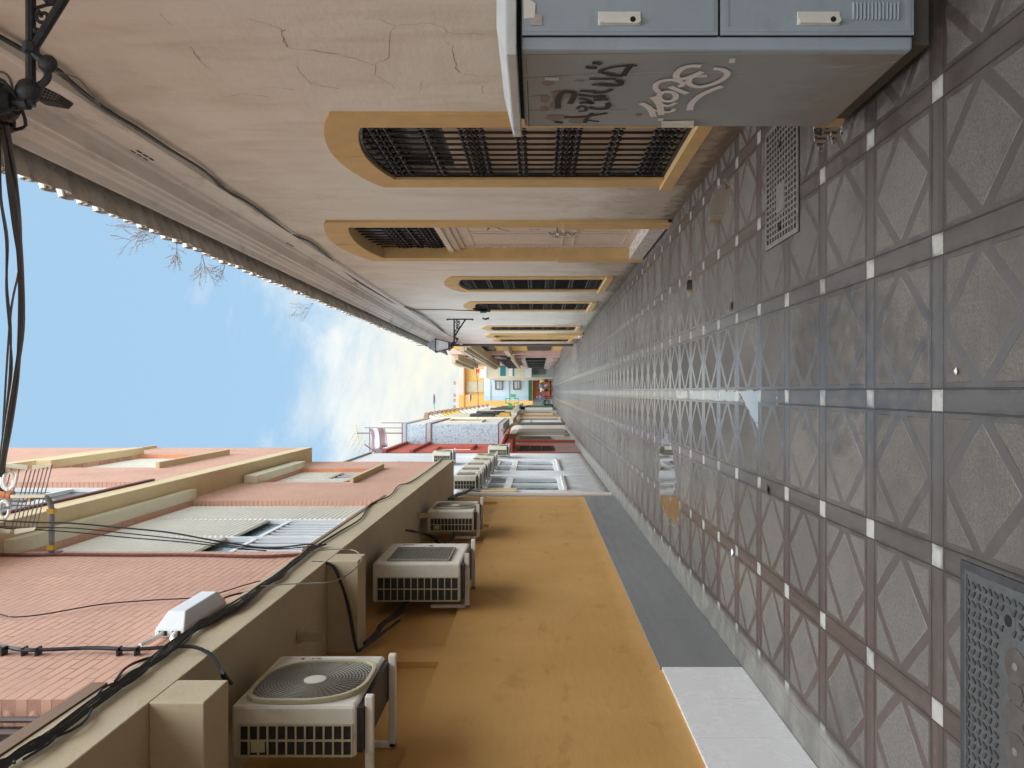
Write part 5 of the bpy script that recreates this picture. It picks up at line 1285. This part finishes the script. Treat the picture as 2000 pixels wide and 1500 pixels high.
# corbels with brown caps marching along the cornice
nC = 15
for i in range(nC):
    t_ = i / (nC - 1); x = 838 + (953 - 838) * t_; y = 812 - (812 - 793) * t_ ** .85; Y = 53 + 31 * t_
    q = at(x, y, Y); par = ch if Y < 64 else ph
    ylw = 3 <= i <= 6
    mm = simple('yellow_corbel', (224, 184, 66)) if ylw else simple('white_corbel', (226, 222, 212))
    g = MB().prism([(q.x - .75, q.z - 1.1), (q.x - .35, q.z - 1.0), (q.x - .08, q.z - .5), (q.x + .08, q.z - .05), (q.x - .6, q.z + .02)], Y - .5, Y + .5, 'Y')
    cbm = g.build('corbel', mm, par)
    MB().prism([(q.x - .65, q.z + .03), (q.x + .16, q.z - .04), (q.x + .22, q.z + .22), (q.x - .6, q.z + .38)], Y - .6, Y + .6, 'Y').build('cap', simple('brown_cap', (150, 122, 100)), cbm)
MB().box(-1.9, -5, 52, 64, 8.3, 8.9).build('parapet', cream, ch)

# small things above the left roofs
def street_arm(x, y0, y1, Y, lab):
    t = thing('street_light', lab, 'street light', at(x, y1, Y))
    MB().tube([at(x, y1, Y), at(x, y0 + 15 * 50 / Y, Y)], .03, 6).build('arm', 'galv', t)
    q = at(x - 1, y0 + 10, Y)
    MB().ball(q, .32, 10, 6, (1.15, .5, .34)).build('lamp_head', simple('violet_grey_lamp', (132, 132, 150)), t, smooth=True)
street_arm(848, 770, 812, 50, 'street light head on an arm over the street, seen against the sky')
street_arm(919.5, 766, 792, 66, 'smaller street light on an arm in front of the yellow building')
def mast(a, b_, Y, lab, kind='yagi'):
    t = thing('tv_antenna', lab, 'antenna', at(*b_, Y))
    MB().tube([at(*b_, Y), at(*a, Y)], .022, 6).build('mast', simple('purple_brown_mast', (120, 84, 96)), t)
    g = MB()
    top = at(*a, Y)
    if kind == 'yagi':
        g.tube([top + Vector((-.45, 0, -.1)), top + Vector((.35, 0, .05))], .014, 5)
        for k in range(7):
            c = top + Vector((-.42 + k * .12, 0, -.09 + k * .02)); g.tube([c + Vector((0, -.1, -.28)), c + Vector((0, .1, .28))], .009, 4)
    else:
        for k in range(5):
            c = top + Vector((-.2 + k * .1, 0, k * .12)); g.tube([c + Vector((-.25, 0, .15)), c + Vector((.25, 0, -.15))], .012, 4)
    g.build('elements', simple('yellowish_aluminium', (176, 164, 130)), t)
mast((697, 846), (787, 846), 31.5, 'tall thin television antenna above the patterned house')
mast((712, 868), (735, 884), 27.5, 'tilted ladder-shaped antenna on the white house roof', 'ladder')
g = MB().tube([at(712, 835.5, 33), at(790, 836, 33)], .02, 5).tube([at(745, 826, 34), at(788, 826, 34)], .02, 5)
tag(g.build('roof_pole', simple('violet_pole', (134, 110, 150))), 'pair of thin bare poles on the roof of the patterned house', 'poles')
# sheet hanging on the roof terrace
g = MB(); nx, ny = 8, 6; cor = [at(722, 838, 30), at(750, 834, 30), at(758, 872, 30), at(726, 880, 30)]
vs = []
for i in range(nx):
    for j in range(ny):
        u, v_ = i / (nx - 1), j / (ny - 1); q = cor[0].lerp(cor[1], u).lerp(cor[3].lerp(cor[2], u), v_); vs.append(q + Vector((0, .12 * math.sin(u * 9) + .1 * math.sin(v_ * 5), 0)))
g.add(vs, [(i * ny + j, i * ny + j + 1, (i + 1) * ny + j + 1, (i + 1) * ny + j) for i in range(nx - 1) for j in range(ny - 1)])
o = g.build('sun_sail', simple('lilac_canvas', (196, 182, 190)), smooth=True); md = o.modifiers.new('thick', 'SOLIDIFY'); md.thickness = .02
tag(o, 'pale lilac canvas sheet hung on the roof terrace behind the white house', 'awning')
g = MB().tube([at(726, 882, 29.9), at(800, 880, 29.9)], .03, 6).tube([at(722, 836, 29.9), at(722, 882, 29.9)], .025, 6).box(-3.2, -2.15, 29.6, 30.2, 7.0, 7.8)
tag(g.build('terrace_frame', simple('grey_frame', (112, 108, 108))), 'grey metal frame carrying the canvas on the roof terrace', 'frame')
cable_bundle('thin_overhead_line', 'thin line sagging across the street far ahead, in front of the yellow building', [at(900, 672, 38), at(925, 700, 42), at(932, 740, 44), at(934, 790, 42), at(933, 822, 38)], 1, .018, 0)

# ================================================================== RIGHT far
yl = simple('yellow_render', (226, 182, 104)); pk = simple('pink_render', (200, 164, 162)); pkt = simple('pink_trim', (222, 178, 160)); stn = simple('tan_stone', (190, 176, 150))
ry = thing('far_yellow_house', 'yellow house with black barred windows, just past the end of the white wall', 'house', (2.85, 36, 0))
MB().box(2.85, 8, 33, 52, 0, 6.3).build('wall', yl, ry)
for a, b_, z0, z1 in ((46.5, 50, 4.2, 5.6), (46, 51, .7, 2.2), (40, 44, .7, 2.3), (50.6, 51.6, 4.3, 5.2)):
    MB().box(2.80, 2.851, a, b_, z0, z1).build('window', 'iron', ry)
MB().box(2.45, 2.85, 45.2, 52, 3.25, 3.55).build('balcony', stn, ry)
MB().box(2.55, 2.85, 44, 52, 6.0, 6.35).build('eave', simple('orange_eave', (214, 160, 90)), ry)
rp = thing('far_pink_house', 'pink house with stone cornice, pillars and pot plants, right in the distance', 'house', (2.65, 52, 0))
MB().box(2.65, 8, 52.01, 76, 0, 7.5).build('wall', pk, rp)
MB().box(2.10, 2.65, 54, 70, 7.3, 7.55).box(2.3, 2.65, 53, 71, 7.0, 7.25).box(2.2, 2.65, 60, 66, 7.6, 8.1).build('cornice', stn, rp)
MB().box(2.05, 2.64, 37, 66, 4.95, 5.05).box(2.2, 2.63, 37, 66, 4.75, 4.93).box(2.0, 2.64, 37, 66, 5.07, 5.3).build('canopy', stn, rp)
for y in (54, 59, 64, 69):
    MB().box(2.50, 2.649, y, y + .5, 0, 3.1).build('pillar', simple('pinkish_pillar', (196, 172, 166)), rp)
    MB().box(2.36, 2.649, y + 1.6, y + 3.4, .95, 2.4).build('window', 'iron', rp)
    MB().box(2.30, 2.649, y + 1.4, y + 3.6, .45, .93).build('sill', simple('pale_sill', (196, 186, 178)), rp)
    MB().box(2.30, 2.649, y + 1.4, y + 3.6, 2.42, 2.7).build('bay_head', simple('pale_sill', (196, 186, 178)), rp)
for y, z in ((55, 5.6), (60, 5.5), (54.5, 3.6), (62, 3.7), (68, 3.6)):
    MB().box(2.58, 2.649, y, y + 2.6, z, z + 1.1).build('window', 'dark_glass', rp)
MB().box(2.3, 2.649, 53, 72, 3.15, 3.4).build('balcony', stn, rp)
g = MB()
for k in range(40): g.box(2.3, 2.33, 53 + k * .48, 53.1 + k * .48, 3.4, 4.2)
g.box(2.29, 2.34, 53, 72.5, 4.2, 4.27); g.build('railing', 'iron', rp)
for y in (57, 66):
    p_ = MB().lathe([(.14, 3.42), (.22, 3.8), (.2, 3.82)], (2.46, y, 0), 'Z', 10).build('flower_pot', simple('terracotta', (150, 78, 58)), rp)
# shop building facing down the street
sh = thing('corner_shop_building', 'cream corner building with teal and white hanging signs and grey shop shutters', 'shop', (2.1, 76, 0))
MB().box(1.45, 6, 76.01, 90, 0, 6.6).build('wall', cream, sh)
def panel(par, x0, x1, y0, y1, Y, mm, nm, th=.12):
    a = at(x0, y0, Y); b_ = at(x1, y1, Y); return MB().box(a.x, b_.x, Y - th, Y, a.z, b_.z).build(nm, mm, par)
panel(sh, 1038, 1084, 716, 737, 75.95, simple('grey_shutter_pale', (160, 166, 164)), 'shop_shutter')
g = MB()
for k in range(6):
    a = at(1039, 717 + k * 2.6, 75.8); b_ = at(1066, 718 + k * 2.6, 75.8); g.box(a.x, b_.x, 75.75, 75.8, a.z, b_.z)
g.build('dark_stripe', 'iron', sh)
for k, (x0, x1, c_) in enumerate(((977, 988, (34, 128, 138)), (994, 1001, (226, 230, 230)), (1001, 1004.5, (34, 128, 138)))):
    panel(sh, x0, x1, 716, 734.5, 74.5, simple('sign_%d' % k, c_), 'hanging_sign', .1)
a = at(972, 716, 74.5); MB().tube([at(976, 715.5, 74.6), at(1006, 715.5, 74.6)], .05, 6).build('sign_post', 'galv', sh)
panel(sh, 1024, 1038, 717, 737, 75.5, simple('white_sign', (222, 226, 226)), 'shop_sign', .3)
panel(sh, 930, 936.5, 721, 728, 75.9, simple('red_white_sign', (206, 70, 66)), 'red_sign')
panel(sh, 936.5, 946, 721, 738, 75.92, simple('white_sign', (222, 226, 226)), 'white_panel')

# ================================================================== end of the street
fw = thing('end_house', 'pale blue-white house closing the street, two brown-framed windows above an orange wall', 'house', (.4, 88, 0))
bw = simple('blue_white_render', (184, 196, 206)); bs = simple('grey_blue_band', (160, 176, 190))
a = at(945.5, 739, 88); b_ = at(1029, 773, 88)
MB().box(-.30, 3, 88, 96, 2.6, a.z).build('wall', bw, fw)
MB().box(-.84, -.301, 88.0, 96, 2.6, a.z).build('side_wing', simple('blue_grey_render', (166, 186, 200)), fw)
for x in (957.5, 994):
    q = at(x, 768, 87.9); MB().box(-.84, 1.72, 87.93, 87.999, q.z - .05, q.z + .05).build('band', bs, fw)
for x0, x1 in ((967, 981), (1002, 1016)):
    q0, q1 = at(x0, 743, 87.95), at(x1, 761, 87.95)
    fr = MB().ring([(q1.x, q1.z), (q0.x, q1.z), (q0.x, q0.z), (q1.x, q0.z)], [(q1.x + .1, q1.z + .08), (q0.x - .1, q1.z + .08), (q0.x - .1, q0.z - .08), (q1.x + .1, q0.z - .08)], 87.85, 87.999, 'Y').build('window', simple('brown_frame', (96, 72, 72)), fw)
    MB().box(q1.x + .1, q0.x - .1, 87.95, 87.99, q1.z + .08, q0.z - .08).box(q1.x + .1, q0.x - .1, 87.86, 87.949, (q0.z + q1.z) / 2 - .03, (q0.z + q1.z) / 2 + .03).build('pane', simple('curtained_glass', (186, 188, 190) if x0 < 1000 else (120, 124, 130)), fr)
MB().box(-.84, 1.72, 86.6, 88, 2.15, 2.55).build('green_awning', simple('green_awning', (52, 92, 74)), fw)
MB().box(-.45, 1.72, 87.4, 88, .15, 2.12).build('orange_wall', simple('terracotta_wall', (186, 108, 72)), fw)
MB().box(-1.3, -.451, 87.6, 88, 0, 2.12).build('grey_door', simple('grey_roller', (132, 130, 130)), fw)
MB().box(-1.35, 3, 87.95, 88, 0, .15).build('base', simple('grey_base', (120, 120, 120)), fw)
fy = thing('tall_yellow_building', 'tall bright yellow-orange building rising behind the end of the street', 'building', (0, 104, 0))
yo = simple('bright_yellow_render', (218, 172, 96)); bg_ = simple('beige_shutter_wall', (190, 176, 146))
a = at(908, 706, 104); b_ = at(896, 800, 104)
MB().box(-3.2, 5, 104, 112, 0, at(908, 0, 104).z).build('wall', yo, fy)
MB().box(-3.0, -.2, 103.5, 103.99, 0, at(897, 0, 104).z).build('projecting_wing', simple('bright_yellow_render_b', (212, 162, 88)), fy)
panel(fy, 911, 945, 745, 766, 103.98, bg_, 'shuttered_bay')
MB().box(-3.3, 5.1, 103.4, 104, at(908, 0, 104).z, at(906, 0, 104).z).build('coping', simple('orange_coping', (206, 130, 84)), fy)
fp = thing('far_pink_tower', 'pale pink roof storey with small chimneys, farthest thing above the yellow building', 'building', (0, 120, 0))
MB().box(-3.6, 1.9, 120, 126, 0, at(891, 0, 120).z).build('wall', simple('pale_pink_render', (214, 188, 180)), fp)
for y in (748, 772, 782, 795): q = at(889.5, y, 119.9); MB().box(q.x - .25, q.x + .25, 120.2, 121, q.z - .1, q.z + .35).build('chimney', simple('brown_chimney', (160, 132, 124)), fp)

# pharmacy cross sign and the green frame
gx = thing('pharmacy_cross', 'green outlined pharmacy cross sign sticking out over the left of the street', 'sign', at(1000, 792, 72))
Yg = 72
g = MB(); ccx, ccy = 1000, 783; s_ = 4.2
outl = [(-1, -3), (1, -3), (1, -1), (3, -1), (3, 1), (1, 1), (1, 3), (-1, 3), (-1, 1), (-3, 1), (-3, -1), (-1, -1)]
pts2 = [at(ccx + b_ * s_, ccy + a * s_, Yg) for a, b_ in outl]
g.tube(pts2 + [pts2[0]], .055, 5)
g.build('cross_outline', simple('pharmacy_green', (60, 176, 110)), gx)
panel(gx, 998, 1008, 770, 776, Yg, simple('pharmacy_green_panel', (96, 190, 130)), 'green_panel', .08)
panel(gx, 993, 1001, 788, 794, Yg, simple('pharmacy_green', (60, 176, 110)), 'green_panel', .08)

# ================================================================== people
def skin_mesh(name, verts, edges, radii, m_, parent, sub=1):
    me = bpy.data.meshes.new(name); o_ = world_of(parent)
    me.from_pydata([Vector(v) - o_ for v in verts], edges, [])
    o = bpy.data.objects.new(name, me); COL.objects.link(o)
    sk = o.modifiers.new('skin', 'SKIN'); sk.use_smooth_shade = True
    for i, r in enumerate(radii):
        rr = r if hasattr(r, '__len__') else (r, r); me.skin_vertices[0].data[i].radius = rr
    me.skin_vertices[0].data[0].use_root = True
    ss = o.modifiers.new('sub', 'SUBSURF'); ss.levels = sub; ss.render_levels = sub
    dg = bpy.context.evaluated_depsgraph_get(); em = bpy.data.meshes.new_from_object(o.evaluated_get(dg))
    o.modifiers.clear(); o.data = em; o.data.materials.clear(); o.data.materials.append(m_ if not isinstance(m_, str) else M[m_])
    o.parent = parent; return o
def person(X, Y, hgt, face, shirt, lower, label, stride=.18, shorts=True, hair='hair', arm_fwd=.1):
    t = thing('person', label, 'person', (X, Y, 0)); s = hgt / 1.72
    ca, sa = math.cos(face), math.sin(face)
    def P(r_, f, z): return (X + (r_ * ca + f * sa) * s, Y + (-r_ * sa + f * ca) * s, z * s)
    V = [P(0, 0, .94), P(0, 0, 1.12), P(0, 0, 1.36), P(0, .01, 1.47), P(0, .02, 1.56), P(0, .02, 1.66)]
    E = [(0, 1), (1, 2), (2, 3), (3, 4), (4, 5)]; Rr = [(.125, .10), (.12, .095), (.145, .10), .05, .078, .062]
    for sd, st_ in ((-1, stride), (1, -stride)):
        i = len(V); V += [P(sd * .09, 0, .86), P(sd * .095, st_ * .5 + .02, .50), P(sd * .095, st_, .11), P(sd * .10, st_ + .0, .045), P(sd * .105, st_ + .14, .03)]
        E += [(0, i), (i, i + 1), (i + 1, i + 2), (i + 2, i + 3), (i + 3, i + 4)]; Rr += [.085, .055, .038, .04, .03]
    for sd, st_ in ((-1, -stride), (1, stride)):
        i = len(V); V += [P(sd * .17, 0, 1.38), P(sd * .22, -.02 + st_ * .3, 1.12), P(sd * .20, arm_fwd + st_ * .6, .90), P(sd * .20, arm_fwd + .03 + st_ * .7, .82)]
        E += [(2, i), (i, i + 1), (i + 1, i + 2), (i + 2, i + 3)]; Rr += [.055, .042, .03, .032]
        j = len(V)
        for k, (a, l_) in enumerate(((-.03, .07), (-.015, .09), (0, .095), (.015, .085), (.04, .05))):
            V.append(P(sd * .20 + a * .5, arm_fwd + .04 + st_ * .7 + a, .82 - l_)); E.append((i + 3, j + k)); Rr.append(.009)
    body = skin_mesh('body', V, E, [tuple(x_ * s for x_ in (r if hasattr(r, '__len__') else (r, r))) for r in Rr], 'skin', t)
    sv = [P(0, 0, .92), P(0, 0, 1.12), P(0, 0, 1.36), P(0, .005, 1.43)]; se = [(0, 1), (1, 2), (2, 3)]; sr = [(.155, .125), (.145, .115), (.165, .12), (.07, .07)]
    for sd in (-1, 1):
        i = len(sv); sv += [P(sd * .17, 0, 1.38), P(sd * .21, -.015, 1.19)]; se += [(2, i), (i, i + 1)]; sr += [.075, .06]
    skin_mesh('shirt', sv, se, [tuple(x_ * s for x_ in (r if hasattr(r, '__len__') else (r, r))) for r in sr], shirt, t)
    sv = [P(0, 0, .95), P(0, 0, .88)]; se = [(0, 1)]; sr = [(.15, .12), (.14, .12)]
    for sd, st_ in ((-1, stride), (1, -stride)):
        i = len(sv); sv += [P(sd * .09, 0.0, .80), P(sd * .097, st_ * .5 + .01, .52)]; se += [(1, i), (i, i + 1)]; sr += [.10, .08]
        if not shorts: sv.append(P(sd * .097, st_, .12)); se.append((i + 1, i + 2)); sr.append(.055)
    skin_mesh('shorts' if shorts else 'trousers', sv, se, [tuple(x_ * s for x_ in (r if hasattr(r, '__len__') else (r, r))) for r in sr], lower, t)
    hd = MB().ball(P(0, -.012, 1.635), .10 * s, 12, 8, (.9, 1, .98))
    hd.build('hair', hair, t, smooth=True)
    f = MB().ball(P(0, .112, 1.60), .014 * s, 6, 4)
    for sd in (-1, 1): f.ball(P(sd * .092, .02, 1.60), .018 * s, 6, 4)
    f.build('nose_and_ears', 'skin', t, smooth=True)
    MB().ball(P(.032, .094, 1.62), .010 * s, 6, 4).ball(P(-.032, .094, 1.62), .010 * s, 6, 4).build('eyes', 'hair', t)
    return t
Yp = 80
for (px, hgt, face, sh_, lo, lab, kw) in (
    (743.5, 1.56, math.pi, simple('yellow_green_shirt', (222, 224, 140)), simple('black_cloth', (34, 34, 40)), 'person in a yellow-green top and black shorts, rightmost in the street', {}),
    (753.5, 1.66, 0, simple('blue_cloth', (104, 154, 190)), simple('white_cloth', (206, 206, 208)), 'person in a light blue top next to the yellow-green one', {}),
    (761.5, 1.55, .3, simple('white_shirt', (230, 230, 232)), simple('black_cloth', (34, 34, 40)), 'person in a white top and dark shorts in the middle of the group', {}),
    (775.5, 1.66, math.pi * .9, simple('periwinkle_shirt', (122, 140, 216)), simple('red_cloth', (176, 36, 48)), 'person in a periwinkle blue shirt and red shorts, bending over a cart', {'hair': 'hair_grey', 'arm_fwd': .25})):
    q = at(1050, px, Yp); person(q.x, Yp + random.uniform(-1, 1), hgt, face, sh_, lo, lab, **kw)
ct = thing('push_cart', 'small cart with a dark wheel beside the person in red shorts', 'cart', at(1078, 786, 80))
q = at(1067, 786, 79.4)
g = MB().ring([(q.x + .30 * math.cos(i * math.pi / 10), q.z + .30 * math.sin(i * math.pi / 10)) for i in range(20)], [(q.x + .22 * math.cos(i * math.pi / 10), q.z + .22 * math.sin(i * math.pi / 10)) for i in range(20)], 79.36, 79.44, 'Y')
g.build('wheel', 'iron', ct)
MB().box(q.x - .35, q.x + .25, 79.5, 80.1, q.z + .05, q.z + .5).tube([(q.x + .3, 79.8, q.z + .5), (q.x + .1, 79.8, q.z)], .03, 6).build('body', simple('cart_blue_grey', (120, 158, 170)), ct)
bn = thing('waste_bin', 'dark bin standing at the left shop fronts near the people', 'bin', at(1078, 792, 78))
q = at(1079, 792, 78); MB().lathe([(.22, 0), (.27, .75), (.28, .8)], (q.x - .1, 78, 0), 'Z', 14).build('bin_body', simple('dark_bin', (52, 60, 62)), bn)
MB().lathe([(.29, .8), (.26, .87), (.05, .9)], (q.x - .1, 78, 0), 'Z', 14).build('lid', 'iron', bn)
tb = thing('cafe_table', 'dark table with bags between the people at the end of the street', 'table', at(1078, 768, 81))
q = at(1066, 768, 81); MB().box(q.x - .4, q.x + .5, 80.8, 81.5, .68, .73).build('table_top', 'iron', tb)
for sx in (-.35, .45):
    for sy in (80.85, 81.45): MB().box(q.x + sx - .02, q.x + sx + .02, sy - .02, sy + .02, 0, .68).build('leg', 'iron', tb)
